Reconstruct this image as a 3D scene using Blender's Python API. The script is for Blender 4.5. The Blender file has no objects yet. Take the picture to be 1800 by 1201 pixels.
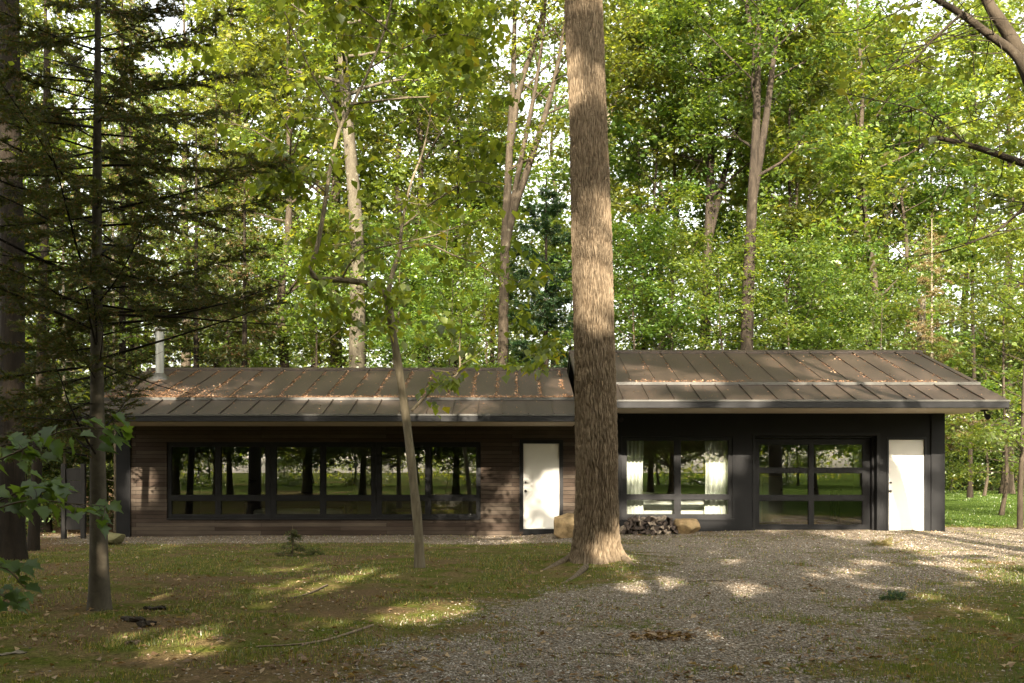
import bpy, bmesh, math
import numpy as np
from mathutils import Vector, Matrix

# ------------------------------------------------------------------ camera, sky, sun, exposure
SC = bpy.context.scene
COL = SC.collection
F, HZ, CZ = 1750.0, 826.0, 1.41          # focal length in photo pixels, horizon row, eye height
cam_d = bpy.data.cameras.new("camera"); cam = bpy.data.objects.new("camera", cam_d); COL.objects.link(cam)
cam.location = (0, 0, CZ); cam.rotation_euler = (math.pi / 2, 0, 0)
cam_d.sensor_width = 36; cam_d.lens = 36 * F / 1800; cam_d.shift_y = (HZ - 600.5) / 1800
cam_d.clip_end = 900; cam_d.clip_start = 0.05
SC.camera = cam

AZ, EL = math.radians(4.5), math.radians(25.0)     # the sun stands behind the camera, a little to the left
SUN = np.array([math.sin(AZ) * math.cos(EL), math.cos(AZ) * math.cos(EL), -math.sin(EL)])
w = bpy.data.worlds.new("World"); SC.world = w; w.use_nodes = True
nt = w.node_tree; bg = nt.nodes["Background"]
sky = nt.nodes.new("ShaderNodeTexSky"); sky.sky_type = 'NISHITA'; sky.sun_disc = False
sky.sun_elevation = EL; sky.sun_rotation = math.pi + AZ
sky.air_density = 1.0; sky.dust_density = 6.0; sky.ozone_density = 0.6
hs = nt.nodes.new("ShaderNodeHueSaturation"); hs.inputs["Saturation"].default_value = 0.35; nt.links.new(sky.outputs[0], hs.inputs["Color"])
tn = nt.nodes.new("ShaderNodeMix"); tn.data_type = 'RGBA'; tn.blend_type = 'MULTIPLY'; tn.inputs[0].default_value = 1.0; tn.inputs[7].default_value = (1.0, 0.96, 0.86, 1)
nt.links.new(hs.outputs[0], tn.inputs[6]); nt.links.new(tn.outputs[2], bg.inputs[0]); bg.inputs[1].default_value = 0.15
sun_d = bpy.data.lights.new("sun", 'SUN'); sun = bpy.data.objects.new("sun", sun_d); COL.objects.link(sun)
sun_d.energy = 4.3; sun_d.angle = math.radians(0.53); sun_d.color = (1.0, 0.88, 0.71)
sun.rotation_euler = Vector(SUN).to_track_quat('-Z', 'Y').to_euler(); sun.location = (-10, -40, 30)
SC.view_settings.view_transform = 'Standard'; SC.view_settings.look = 'None'
SC.view_settings.exposure = 2.6; SC.view_settings.gamma = 1.0
SC.render.engine = 'CYCLES'
cy = SC.cycles
cy.max_bounces = 7; cy.diffuse_bounces = 4; cy.glossy_bounces = 3; cy.transmission_bounces = 4
cy.transparent_max_bounces = 12; cy.sample_clamp_indirect = 6.0; cy.use_denoising = True
cy.caustics_reflective = False; cy.caustics_refractive = False

R = np.random.default_rng(7)
# ------------------------------------------------------------------ helpers
_T = np.random.default_rng(3).random((256, 256))
def vn(x, y):
    x = np.asarray(x, float); y = np.asarray(y, float)
    xi = np.floor(x).astype(int); yi = np.floor(y).astype(int)
    fx = x - xi; fy = y - yi; fx = fx * fx * (3 - 2 * fx); fy = fy * fy * (3 - 2 * fy)
    a = _T[xi & 255, yi & 255]; b = _T[(xi + 1) & 255, yi & 255]
    c = _T[xi & 255, (yi + 1) & 255]; d = _T[(xi + 1) & 255, (yi + 1) & 255]
    return (a * (1 - fx) + b * fx) * (1 - fy) + (c * (1 - fx) + d * fx) * fy
def fbm(x, y, o=4):
    s = 0; a = 0.5; t = 0
    for k in range(o):
        s = s + a * vn(x * 2 ** k + 17 * k, y * 2 ** k + 5 * k); t += a; a *= 0.5
    return s / t
def sst(a, b, x):
    t = np.clip((np.asarray(x, float) - a) / (b - a), 0, 1); return t * t * (3 - 2 * t)
def gz(x, y):                                            # height of the ground
    x = np.asarray(x, float); y = np.asarray(y, float)
    z = -0.12 * sst(2.2, -0.5, x) * sst(14, 22, y)
    z = z + 0.016 * np.maximum(y - 27, 0) * sst(2, 10, x) - 0.05 * sst(-7, -12, x) * sst(12, 20, y)
    z = z + 0.10 * np.exp(-((x - 1.3) ** 2 + (y - 15.5) ** 2) / 1.1)
    z = z + 0.09 * (fbm(x * 0.28 + 3, y * 0.28, 3) - 0.5) + 0.035 * (fbm(x * 1.3, y * 1.3 + 9, 3) - 0.5)
    return z
def at(px, py, Y): return np.array([(px - 900) / F * Y, Y, CZ - (py - HZ) / F * Y])
def G(px, py):                                           # where a photo pixel meets the ground
    Y = CZ * F / (py - HZ)
    for _ in range(12):
        Y = (CZ - float(gz((px - 900) / F * Y, Y))) * F / (py - HZ)
    return np.array([(px - 900) / F * Y, Y, float(gz((px - 900) / F * Y, Y))])

def link(name, me, mat=None, parent=None):
    o = bpy.data.objects.new(name, me); COL.objects.link(o)
    if mat is not None and len(me.materials) == 0: me.materials.append(mat)
    if parent is not None: o.parent = parent
    return o
def mesh_np(name, V, Fc, mat=None, parent=None, attrs=None, smooth=False):
    V = np.ascontiguousarray(V, dtype=np.float32); Fc = np.ascontiguousarray(Fc, dtype=np.int32)
    n, k = Fc.shape
    me = bpy.data.meshes.new(name); me.vertices.add(len(V)); me.vertices.foreach_set("co", V.ravel())
    me.loops.add(n * k); me.loops.foreach_set("vertex_index", Fc.ravel())
    me.polygons.add(n); me.polygons.foreach_set("loop_start", np.arange(n, dtype=np.int32) * k)
    try: me.polygons.foreach_set("loop_total", np.full(n, k, dtype=np.int32))
    except Exception: pass
    if smooth: me.polygons.foreach_set("use_smooth", np.ones(n, dtype=bool))
    for an, av in (attrs or {}).items():
        a = me.attributes.new(an, 'FLOAT', 'POINT'); a.data.foreach_set("value", np.ascontiguousarray(av, dtype=np.float32))
    me.update(calc_edges=True); me.validate()
    return link(name, me, mat, parent)
def tag(o, label=None, cat=None, group=None, kind=None):
    if label: o["label"] = label
    if cat: o["category"] = cat
    if group: o["group"] = group
    if kind: o["kind"] = kind
    return o
def empty(name, loc, label, cat, group=None):
    o = bpy.data.objects.new(name, None); COL.objects.link(o); o.location = tuple(float(v) for v in loc)
    o.empty_display_size = 0.2
    return tag(o, label, cat, group)
def dup(root, loc, rz=0.0, sc=1.0, label=None, group=None):
    r = root.copy(); COL.objects.link(r); r.location = tuple(float(v) for v in loc); r.rotation_euler = (0, 0, rz)
    r.scale = (sc, sc, sc) if np.isscalar(sc) else sc
    if label: r["label"] = label
    if group: r["group"] = group
    for ch in list(root.children):
        c = ch.copy(); COL.objects.link(c); c.parent = r
    return r

class MB:
    """collects quads/polys into one mesh"""
    def __init__(s): s.v = []; s.f = []
    def add(s, V, Fs):
        b = len(s.v); s.v += [tuple(map(float, p)) for p in V]; s.f += [tuple(int(i) + b for i in f) for f in Fs]
    def box(s, a, b):
        x0, y0, z0 = a; x1, y1, z1 = b
        s.add([(x0,y0,z0),(x1,y0,z0),(x1,y1,z0),(x0,y1,z0),(x0,y0,z1),(x1,y0,z1),(x1,y1,z1),(x0,y1,z1)],
              [(0,3,2,1),(4,5,6,7),(0,1,5,4),(1,2,6,5),(2,3,7,6),(3,0,4,7)])
    def prism(s, poly, ax, a, b):                       # polygon extruded along an axis
        n = len(poly)
        def p(q, t):
            return {'x': (t, q[0], q[1]), 'y': (q[0], t, q[1]), 'z': (q[0], q[1], t)}[ax]
        s.add([p(q, a) for q in poly] + [p(q, b) for q in poly],
              [tuple(range(n - 1, -1, -1)), tuple(range(n, 2 * n))] + [(i, (i + 1) % n, n + (i + 1) % n, n + i) for i in range(n)])
    def tube(s, P, Rr, n=8, cap=True):
        V, Fq = tube(P, Rr, n); s.add(V, Fq)
        if cap:
            m = len(P); b = len(s.v) - n * m
            s.f.append(tuple(b + i for i in range(n - 1, -1, -1))); s.f.append(tuple(b + (m - 1) * n + i for i in range(n)))
    def build(s, name, mat=None, parent=None, bevel=0.0, smooth=False):
        me = bpy.data.meshes.new(name); me.from_pydata(s.v, [], s.f); me.update()
        bm = bmesh.new(); bm.from_mesh(me); bmesh.ops.recalc_face_normals(bm, faces=bm.faces)
        if bevel > 0:
            bmesh.ops.bevel(bm, geom=[e for e in bm.edges if len(e.link_faces) == 2 and e.calc_face_angle(0) > 0.6],
                            offset=bevel, segments=1, affect='EDGES', clamp_overlap=True)
        if smooth:
            for f in bm.faces: f.smooth = True
        bm.to_mesh(me); bm.free()
        return link(name, me, mat, parent)

def tube(P, Rr, n):
    P = np.asarray(P, float); m = len(P); Rr = np.broadcast_to(np.asarray(Rr, float), (m,))
    T = np.gradient(P, axis=0); T /= np.linalg.norm(T, axis=1)[:, None] + 1e-9
    a = np.array([1.0, 0, 0]) if abs(T[0][0]) < 0.9 else np.array([0, 1.0, 0])
    u = a - T[0] * a.dot(T[0]); u /= np.linalg.norm(u)
    th = np.arange(n) * 2 * math.pi / n; V = np.zeros((m, n, 3))
    for i in range(m):
        u = u - T[i] * u.dot(T[i]); u /= np.linalg.norm(u) + 1e-9
        v = np.cross(T[i], u)
        V[i] = P[i] + Rr[i] * (np.cos(th)[:, None] * u + np.sin(th)[:, None] * v)
    i, j = np.meshgrid(np.arange(m - 1), np.arange(n), indexing='ij'); jn = (j + 1) % n
    Fq = np.stack([i * n + j, i * n + jn, (i + 1) * n + jn, (i + 1) * n + j], -1).reshape(-1, 4)
    return V.reshape(-1, 3), Fq
class Tubes:
    def __init__(s): s.V = []; s.F = []; s.n = 0
    def add(s, P, Rr, n=6):
        V, Fq = tube(P, Rr, n); s.V.append(V); s.F.append(Fq + s.n); s.n += len(V)
    def build(s, name, mat, parent=None): return mesh_np(name, np.concatenate(s.V), np.concatenate(s.F), mat, parent, smooth=True)
def smooth_path(P, k=6):
    P = np.asarray(P, float); n = len(P)
    Q = np.vstack([2 * P[0] - P[1], P, 2 * P[-1] - P[-2]]); out = []
    for i in range(1, n):
        p0, p1, p2, p3 = Q[i - 1], Q[i], Q[i + 1], Q[i + 2]
        for t in np.arange(k) / k:
            out.append(0.5 * (2 * p1 + (p2 - p0) * t + (2 * p0 - 5 * p1 + 4 * p2 - p3) * t * t + (3 * p1 - p0 - 3 * p2 + p3) * t ** 3))
    out.append(P[-1]); return np.array(out)
def unit(a): return a / (np.linalg.norm(a, axis=-1, keepdims=True) + 1e-9)

def leaf_mesh(name, C, D, N, L, Wd, fold, mat, parent=None, rng=R):
    D = unit(D); S = unit(np.cross(N, D)); N2 = np.cross(D, S); n = len(C)
    L = L[:, None]; Wd = Wd[:, None]
    mid = C + D * L * 0.44
    V = np.stack([C, mid + S * Wd / 2 + N2 * Wd * fold, C + D * L - N2 * L * 0.12, mid - S * Wd / 2 + N2 * Wd * fold], 1).reshape(-1, 3)
    b = np.arange(n)[:, None] * 4
    Fc = np.concatenate([b + np.array([[0, 2, 1]]), b + np.array([[0, 3, 2]])], 0)
    return mesh_np(name, V, Fc, mat, parent, {"tint": np.repeat(rng.random(n), 4)})
def leaves_at(centres, rad, per, rng, size=0.15, flat=0.5, droop=0.3):
    """leaves in loose tilted layers: every cluster has its own plane, so neighbouring leaves catch the light together"""
    k = len(centres); n = k * per
    nc = unit(rng.normal(size=(k, 3)) * np.array([.38, .38, 0]) + np.array([0, 0, 1.0])); t1 = unit(np.cross(nc, rng.normal(size=(k, 3)))); t2 = np.cross(nc, t1)
    g = rng.normal(size=(k, per, 3)) * np.array([1.25, .75, flat * .55]) * np.asarray(rad)[:, None, None]
    C = (np.asarray(centres)[:, None] + g[..., :1] * t1[:, None] + g[..., 1:2] * t2[:, None] + g[..., 2:] * nc[:, None]).reshape(-1, 3)
    a = rng.random(n) * 2 * math.pi
    D = np.stack([np.cos(a), np.sin(a), rng.normal(size=n) * 0.3 - droop], 1)
    N = np.repeat(nc, per, 0) + rng.normal(size=(n, 3)) * np.array([.34, .34, .15])
    L = size * (0.45 + 0.95 * rng.random(n) ** 1.3)
    return C, D, N, L, L * (.5 + .22 * rng.random(n))

# ------------------------------------------------------------------ materials
def new_mat(name):
    m = bpy.data.materials.new(name); m.use_nodes = True; t = m.node_tree
    p = t.nodes["Principled BSDF"]; return m, t, p
def nd(t, ty, **kw):
    n = t.nodes.new(ty)
    for k, v in kw.items(): setattr(n, k, v)
    return n
def ramp(t, fac, stops):
    r = nd(t, "ShaderNodeValToRGB"); e = r.color_ramp.elements
    while len(e) < len(stops): e.new(0.5)
    for i, (p, c) in enumerate(stops): e[i].position = p; e[i].color = (*c, 1)
    t.links.new(fac, r.inputs[0]); return r.outputs[0]
def coords(t, scale=(1, 1, 1), kind="Object"):
    c = nd(t, "ShaderNodeTexCoord"); m = nd(t, "ShaderNodeMapping"); m.inputs["Scale"].default_value = scale
    t.links.new(c.outputs[kind], m.inputs[0]); return m.outputs[0]
def noise(t, vec, scale, detail=4, rough=0.55, dist=0.0):
    n = nd(t, "ShaderNodeTexNoise"); n.inputs["Scale"].default_value = scale; n.inputs["Detail"].default_value = detail
    n.inputs["Roughness"].default_value = rough; n.inputs["Distortion"].default_value = dist
    t.links.new(vec, n.inputs["Vector"]); return n.outputs["Fac"]
def mixc(t, fac, a, b, mode='MIX'):
    m = nd(t, "ShaderNodeMix", data_type='RGBA', blend_type=mode)
    for s, v in ((0, fac), (6, a), (7, b)):
        if hasattr(v, "links"): t.links.new(v, m.inputs[s])
        else: m.inputs[s].default_value = v if s == 0 else (*v, 1)
    return m.outputs[2]
def bump(t, p, h, strength=0.4, dist=0.02):
    b = nd(t, "ShaderNodeBump"); b.inputs["Strength"].default_value = strength; b.inputs["Distance"].default_value = dist
    t.links.new(h, b.inputs["Height"]); t.links.new(b.outputs[0], p.inputs["Normal"]); return b
def plain(name, c, rough=0.6, var=0.12, scale=6.0, metal=0.0, spec=0.5, bmp=0.0, sc3=(1, 1, 1)):
    m, t, p = new_mat(name); v = coords(t, sc3)
    f = noise(t, v, scale, 5)
    lo = tuple(x * (1 - var) for x in c); hi = tuple(x * (1 + var) for x in c)
    t.links.new(ramp(t, f, [(0.3, lo), (0.7, hi)]), p.inputs["Base Color"])
    p.inputs["Roughness"].default_value = rough; p.inputs["Metallic"].default_value = metal
    p.inputs["Specular IOR Level"].default_value = spec
    if bmp: bump(t, p, noise(t, v, scale * 6, 4), bmp, 0.01)
    return m
def leaf_mat(name, dark, light, trans=0.45, gloss=0.06, yellow=(0.15, 0.16, 0.03), yfrac=0.03):
    m, t, p = new_mat(name); out = t.nodes["Material Output"]; t.nodes.remove(p)
    a = nd(t, "ShaderNodeAttribute", attribute_name="tint")
    oi = nd(t, "ShaderNodeObjectInfo")
    c = ramp(t, a.outputs["Fac"], [(0.0, dark), (1 - yfrac - 0.02, light), (1 - yfrac + 0.001, yellow)])
    h = nd(t, "ShaderNodeHueSaturation"); t.links.new(c, h.inputs["Color"])
    mr = nd(t, "ShaderNodeMapRange"); mr.inputs[3].default_value = 0.47; mr.inputs[4].default_value = 0.515
    t.links.new(oi.outputs["Random"], mr.inputs[0]); t.links.new(mr.outputs[0], h.inputs["Hue"])
    mv = nd(t, "ShaderNodeMapRange"); mv.inputs[3].default_value = 0.75; mv.inputs[4].default_value = 1.2
    ml = nd(t, "ShaderNodeMath", operation='FRACT'); mm = nd(t, "ShaderNodeMath", operation='MULTIPLY'); mm.inputs[1].default_value = 7.3
    t.links.new(oi.outputs["Random"], mm.inputs[0]); t.links.new(mm.outputs[0], ml.inputs[0])
    t.links.new(ml.outputs[0], mv.inputs[0]); t.links.new(mv.outputs[0], h.inputs["Value"])
    d = nd(t, "ShaderNodeBsdfDiffuse"); t.links.new(h.outputs[0], d.inputs[0])
    tr = nd(t, "ShaderNodeBsdfTranslucent")
    t.links.new(mixc(t, 1.0, h.outputs[0], (2.6, 2.3, 0.8), 'MULTIPLY'), tr.inputs[0])
    mx = nd(t, "ShaderNodeMixShader"); mx.inputs[0].default_value = trans
    t.links.new(d.outputs[0], mx.inputs[1]); t.links.new(tr.outputs[0], mx.inputs[2])
    g = nd(t, "ShaderNodeBsdfGlossy"); g.inputs["Roughness"].default_value = 0.38; g.inputs["Color"].default_value = (0.9, 0.9, 0.9, 1)
    m2 = nd(t, "ShaderNodeMixShader"); m2.inputs[0].default_value = gloss
    t.links.new(mx.outputs[0], m2.inputs[1]); t.links.new(g.outputs[0], m2.inputs[2])
    t.links.new(m2.outputs[0], out.inputs[0]); return m
def bark_mat(name, dark, light, lichen=None, sc=14.0, stretch=0.16, lf=0.58, bs=0.9, bd=0.03):
    m, t, p = new_mat(name); v = coords(t, (1, 1, stretch)); v1 = coords(t)
    f = noise(t, v, sc, 6, 0.62, 0.6); big = noise(t, v1, 1.3, 4)
    c = ramp(t, f, [(0.34, dark), (0.62, light)])
    c = mixc(t, 0.35, c, ramp(t, big, [(0.3, tuple(x * 0.7 for x in dark)), (0.7, tuple(min(1, x * 1.15) for x in light))]))
    if lichen:
        lm = ramp(t, noise(t, v1, 5.0, 7, 0.7), [(lf, (0, 0, 0)), (lf + 0.06, (1, 1, 1))])
        c = mixc(t, lm, c, lichen)
    t.links.new(c, p.inputs["Base Color"]); p.inputs["Roughness"].default_value = 0.9; p.inputs["Specular IOR Level"].default_value = 0.15
    bump(t, p, f, bs, bd); return m

M = {}
M['leaf_oak'] = leaf_mat("leaf_oak", (0.042, 0.074, 0.015), (0.118, 0.164, 0.031), 0.54)
M['leaf_maple'] = leaf_mat("leaf_maple", (0.042, 0.084, 0.015), (0.110, 0.168, 0.031), 0.55)
M['leaf_shrub'] = leaf_mat("leaf_shrub", (0.018, 0.040, 0.008), (0.052, 0.088, 0.015), 0.4)  # leaf colour darkened to stand in for shade over the shrubs
M['leaf_mid'] = leaf_mat("leaf_redbud", (0.058, 0.100, 0.018), (0.150, 0.205, 0.040), 0.55, 0.03, (0.19, 0.19, 0.03), 0.03)
M['leaf_near'] = leaf_mat("leaf_sapling", (0.050, 0.092, 0.020), (0.085, 0.140, 0.034), 0.4, 0.03, (0.06, 0.12, 0.03), 0.02)
M['leaf_pale'] = leaf_mat("leaf_pale", (0.09, 0.14, 0.05), (0.16, 0.21, 0.08), 0.4)
M['leaf_shade'] = leaf_mat("leaf_canopy", (0.034, 0.070, 0.012), (0.085, 0.145, 0.020), 0.4)
M['needle'] = leaf_mat("needle_green", (0.024, 0.042, 0.010), (0.070, 0.095, 0.022), 0.35, 0.03, (0.16, 0.11, 0.05), 0.12)
M['needle_pine'] = leaf_mat("needle_pine", (0.016, 0.042, 0.016), (0.040, 0.080, 0.026), 0.25, 0.04)
M['needle_dead'] = leaf_mat("needle_dead", (0.12, 0.085, 0.035), (0.22, 0.165, 0.075), 0.25, 0.02, (0.10, 0.11, 0.03), 0.25)
M['grass'] = leaf_mat("grass_blade", (0.050, 0.070, 0.012), (0.110, 0.130, 0.026), 0.35, 0.04, (0.22, 0.17, 0.07), 0.14)
M['lawn'] = leaf_mat("lawn_blade", (0.028, 0.055, 0.010), (0.065, 0.098, 0.018), 0.35, 0.04)
M['dead_leaf'] = leaf_mat("dead_leaf", (0.11, 0.070, 0.036), (0.27, 0.185, 0.095), 0.15, 0.03, (0.38, 0.29, 0.16), 0.2)
M['litter'] = leaf_mat("roof_litter", (0.13, 0.088, 0.046), (0.30, 0.205, 0.110), 0.1, 0.02, (0.50, 0.38, 0.20), 0.2)
M['bark_big'] = bark_mat("bark_furrowed", (0.045, 0.032, 0.020), (0.170, 0.132, 0.088), None, 15, 0.14, bs=1.0, bd=0.03)
def big_bark():
    m, t, p = new_mat("bark_ridged"); a = nd(t, "ShaderNodeAttribute", attribute_name="tint"); v = coords(t, (1, 1, 0.42)); f = noise(t, v, 30, 6, 0.65, 0.4)
    ad = nd(t, "ShaderNodeMath", operation='MULTIPLY_ADD'); t.links.new(f, ad.inputs[0]); ad.inputs[1].default_value = 0.5; t.links.new(a.outputs["Fac"], ad.inputs[2])
    c = ramp(t, ad.outputs[0], [(0.28, (0.058, 0.040, 0.024)), (0.55, (0.105, 0.076, 0.047)), (0.95, (0.165, 0.126, 0.084))])
    c = mixc(t, 0.22, c, ramp(t, noise(t, coords(t), 1.1, 4), [(0.3, (0.090, 0.066, 0.042)), (0.7, (0.205, 0.165, 0.115))]))
    t.links.new(c, p.inputs["Base Color"]); p.inputs["Roughness"].default_value = 0.95; p.inputs["Specular IOR Level"].default_value = 0.1
    bump(t, p, ad.outputs[0], 1.0, 0.02); return m
M['bark_ridged'] = big_bark()
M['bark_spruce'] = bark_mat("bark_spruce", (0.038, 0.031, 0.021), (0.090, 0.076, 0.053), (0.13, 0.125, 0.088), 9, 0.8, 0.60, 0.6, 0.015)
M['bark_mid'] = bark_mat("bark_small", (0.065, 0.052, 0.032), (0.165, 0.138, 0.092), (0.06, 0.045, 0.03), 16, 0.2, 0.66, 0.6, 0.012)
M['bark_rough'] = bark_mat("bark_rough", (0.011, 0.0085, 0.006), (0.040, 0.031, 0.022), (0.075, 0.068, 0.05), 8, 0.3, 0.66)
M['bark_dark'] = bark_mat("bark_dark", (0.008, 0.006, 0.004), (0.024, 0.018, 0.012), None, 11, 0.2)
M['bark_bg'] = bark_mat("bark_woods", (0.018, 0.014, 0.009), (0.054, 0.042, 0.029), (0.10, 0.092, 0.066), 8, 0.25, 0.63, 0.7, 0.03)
M['bark_lichen'] = bark_mat("bark_lichen", (0.038, 0.031, 0.021), (0.078, 0.068, 0.048), (0.12, 0.11, 0.08), 7, 0.35, 0.58, 0.6, 0.03)
M['bark_pale'] = bark_mat("bark_pale", (0.115, 0.095, 0.066), (0.21, 0.178, 0.125), None, 12, 0.5, bs=0.4, bd=0.01)
M['twig'] = plain("twig", (0.10, 0.075, 0.05), 0.9, 0.4, 20, spec=0.2)
M['dead_twig'] = plain("dead_twig", (0.17, 0.125, 0.085), 0.9, 0.35, 20, spec=0.2)
M['black_wall'] = plain("black_painted_wall", (0.0065, 0.0065, 0.007), 0.62, 0.25, 3.0, spec=0.2, bmp=0.12)
M['black_metal'] = plain("black_metal", (0.0075, 0.0075, 0.008), 0.5, 0.2, 8, spec=0.2)
M['edge_metal'] = plain("drip_edge", (0.045, 0.043, 0.036), 0.4, 0.2, 6, spec=0.5)
M['soffit'] = plain("soffit_paint", (0.46, 0.40, 0.31), 0.7, 0.06, 2)
M['white_door'] = plain("white_door_paint", (0.66, 0.645, 0.60), 0.45, 0.03, 2.2, spec=0.4)
M['steel'] = plain("galvanised_pipe", (0.27, 0.27, 0.245), 0.5, 0.2, 10, metal=0.4, sc3=(1, 1, 0.15))
M['brass'] = plain("door_hardware", (0.06, 0.055, 0.05), 0.3, 0.1, 10, metal=0.7)
M['room_dark'] = plain("room_grey", (0.36, 0.36, 0.33), 0.8, 0.06, 1)
M['room_tan'] = plain("room_tan", (0.62, 0.54, 0.43), 0.8, 0.05, 1)
M['floor_wood'] = plain("room_floor", (0.12, 0.085, 0.055), 0.5, 0.2, 4, sc3=(0.3, 4, 1))
M['linen'] = plain("white_linen", (0.80, 0.79, 0.76), 0.85, 0.03, 4)
M['curtain'] = plain("curtain_cloth", (0.80, 0.80, 0.77), 0.9, 0.04, 6)
M['dark_furn'] = plain("dark_wood", (0.035, 0.026, 0.02), 0.5, 0.2, 5)
M['mat_board'] = plain("picture_mat", (0.30, 0.30, 0.28), 0.8, 0.03, 4)
M['picture'] = plain("picture_dark", (0.03, 0.035, 0.03), 0.4, 0.6, 5)
M['boulder'] = plain("sandstone", (0.30, 0.215, 0.115), 0.95, 0.5, 5.0, spec=0.1, bmp=1.0)
M['boulder_moss'] = plain("mossy_stone", (0.13, 0.12, 0.06), 0.95, 0.4, 4.0, spec=0.1, bmp=0.6)
M['firewood'] = plain("weathered_firewood", (0.075, 0.058, 0.048), 0.9, 0.5, 9, spec=0.15, bmp=0.6)
M['firewood_pale'] = plain("split_firewood", (0.30, 0.245, 0.19), 0.9, 0.4, 9, spec=0.15, bmp=0.6)
M['post'] = plain("dark_timber", (0.014, 0.012, 0.010), 0.8, 0.4, 8, sc3=(4, 4, .5))

def glass_mat(refl, name):
    m, t, p = new_mat(name); out = t.nodes["Material Output"]; t.nodes.remove(p)
    fr = nd(t, "ShaderNodeLayerWeight"); fr.inputs[0].default_value = 0.35
    mr = nd(t, "ShaderNodeMapRange"); mr.inputs[3].default_value = refl; mr.inputs[4].default_value = 0.9
    t.links.new(fr.outputs["Fresnel"], mr.inputs[0])
    tr = nd(t, "ShaderNodeBsdfTransparent"); tr.inputs[0].default_value = (0.80, 0.83, 0.78, 1)
    g = nd(t, "ShaderNodeBsdfGlossy"); g.inputs["Roughness"].default_value = 0.0
    mx = nd(t, "ShaderNodeMixShader"); t.links.new(mr.outputs[0], mx.inputs[0])
    t.links.new(tr.outputs[0], mx.inputs[1]); t.links.new(g.outputs[0], mx.inputs[2]); t.links.new(mx.outputs[0], out.inputs[0])
    return m
M['glass'] = glass_mat(0.19, "window_glass")

def timber_mat():
    m, t, p = new_mat("weathered_boards"); c = nd(t, "ShaderNodeTexCoord"); s = nd(t, "ShaderNodeSeparateXYZ"); cb = nd(t, "ShaderNodeCombineXYZ")
    t.links.new(c.outputs["Object"], s.inputs[0]); t.links.new(s.outputs[0], cb.inputs[0]); t.links.new(s.outputs[2], cb.inputs[1])
    b = nd(t, "ShaderNodeTexBrick"); b.offset = 0.37; b.offset_frequency = 2
    b.inputs["Scale"].default_value = 1.0; b.inputs["Brick Width"].default_value = 2.9; b.inputs["Row Height"].default_value = 0.093
    b.inputs["Mortar Size"].default_value = 0.0035; b.inputs["Mortar Smooth"].default_value = 0.1; b.inputs["Bias"].default_value = -0.1
    b.inputs["Color1"].default_value = (0, 0, 0, 1); b.inputs["Color2"].default_value = (1, 1, 1, 1); b.inputs["Mortar"].default_value = (0.5, 0.5, 0.5, 1)
    t.links.new(cb.outputs[0], b.inputs["Vector"])
    col = ramp(t, b.outputs["Color"], [(0.0, (0.040, 0.030, 0.023)), (0.3, (0.054, 0.042, 0.033)), (0.62, (0.066, 0.055, 0.044)), (1.0, (0.092, 0.079, 0.064))])
    gr = noise(t, coords(t, (1.2, 1, 34)), 3.0, 7, 0.65)
    col = mixc(t, 1.0, col, ramp(t, gr, [(0.25, (0.62, 0.6, 0.58)), (0.75, (1.25, 1.2, 1.15))]), 'MULTIPLY')
    st = noise(t, coords(t, (0.5, 1, 2.2)), 1.6, 4)
    col = mixc(t, 1.0, col, ramp(t, st, [(0.3, (0.7, 0.66, 0.64)), (0.7, (1.2, 1.15, 1.1))]), 'MULTIPLY')
    col = mixc(t, b.outputs["Fac"], col, (0.006, 0.005, 0.004))
    t.links.new(col, p.inputs["Base Color"]); p.inputs["Roughness"].default_value = 0.85; p.inputs["Specular IOR Level"].default_value = 0.2
    iv = nd(t, "ShaderNodeMath", operation='SUBTRACT'); iv.inputs[0].default_value = 1.0; t.links.new(b.outputs["Fac"], iv.inputs[1])
    ad = nd(t, "ShaderNodeMath", operation='MULTIPLY_ADD'); t.links.new(gr, ad.inputs[0]); ad.inputs[1].default_value = 0.4; t.links.new(iv.outputs[0], ad.inputs[2])
    bump(t, p, ad.outputs[0], 0.7, 0.008); return m
M['timber'] = timber_mat()
def roof_mat():
    m, t, p = new_mat("weathered_metal_roof"); v = coords(t)
    a = noise(t, coords(t, (1.0, 0.3, 0.3)), 1.8, 6, 0.6); b = noise(t, v, 14, 5, 0.65)
    c = ramp(t, a, [(0.3, (0.021, 0.0150, 0.011)), (0.7, (0.042, 0.030, 0.0225))])
    c = mixc(t, 1.0, c, ramp(t, b, [(0.3, (0.8, 0.8, 0.8)), (0.75, (1.12, 1.1, 1.06))]), 'MULTIPLY')
    sp = ramp(t, noise(t, v, 60, 2), [(0.68, (0, 0, 0)), (0.72, (1, 1, 1))])
    c = mixc(t, sp, c, (0.24, 0.15, 0.08))
    t.links.new(c, p.inputs["Base Color"]); p.inputs["Roughness"].default_value = 0.55; p.inputs["Specular IOR Level"].default_value = 0.3
    bump(t, p, b, 0.12, 0.01); return m
M['roof'] = roof_mat()
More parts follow.
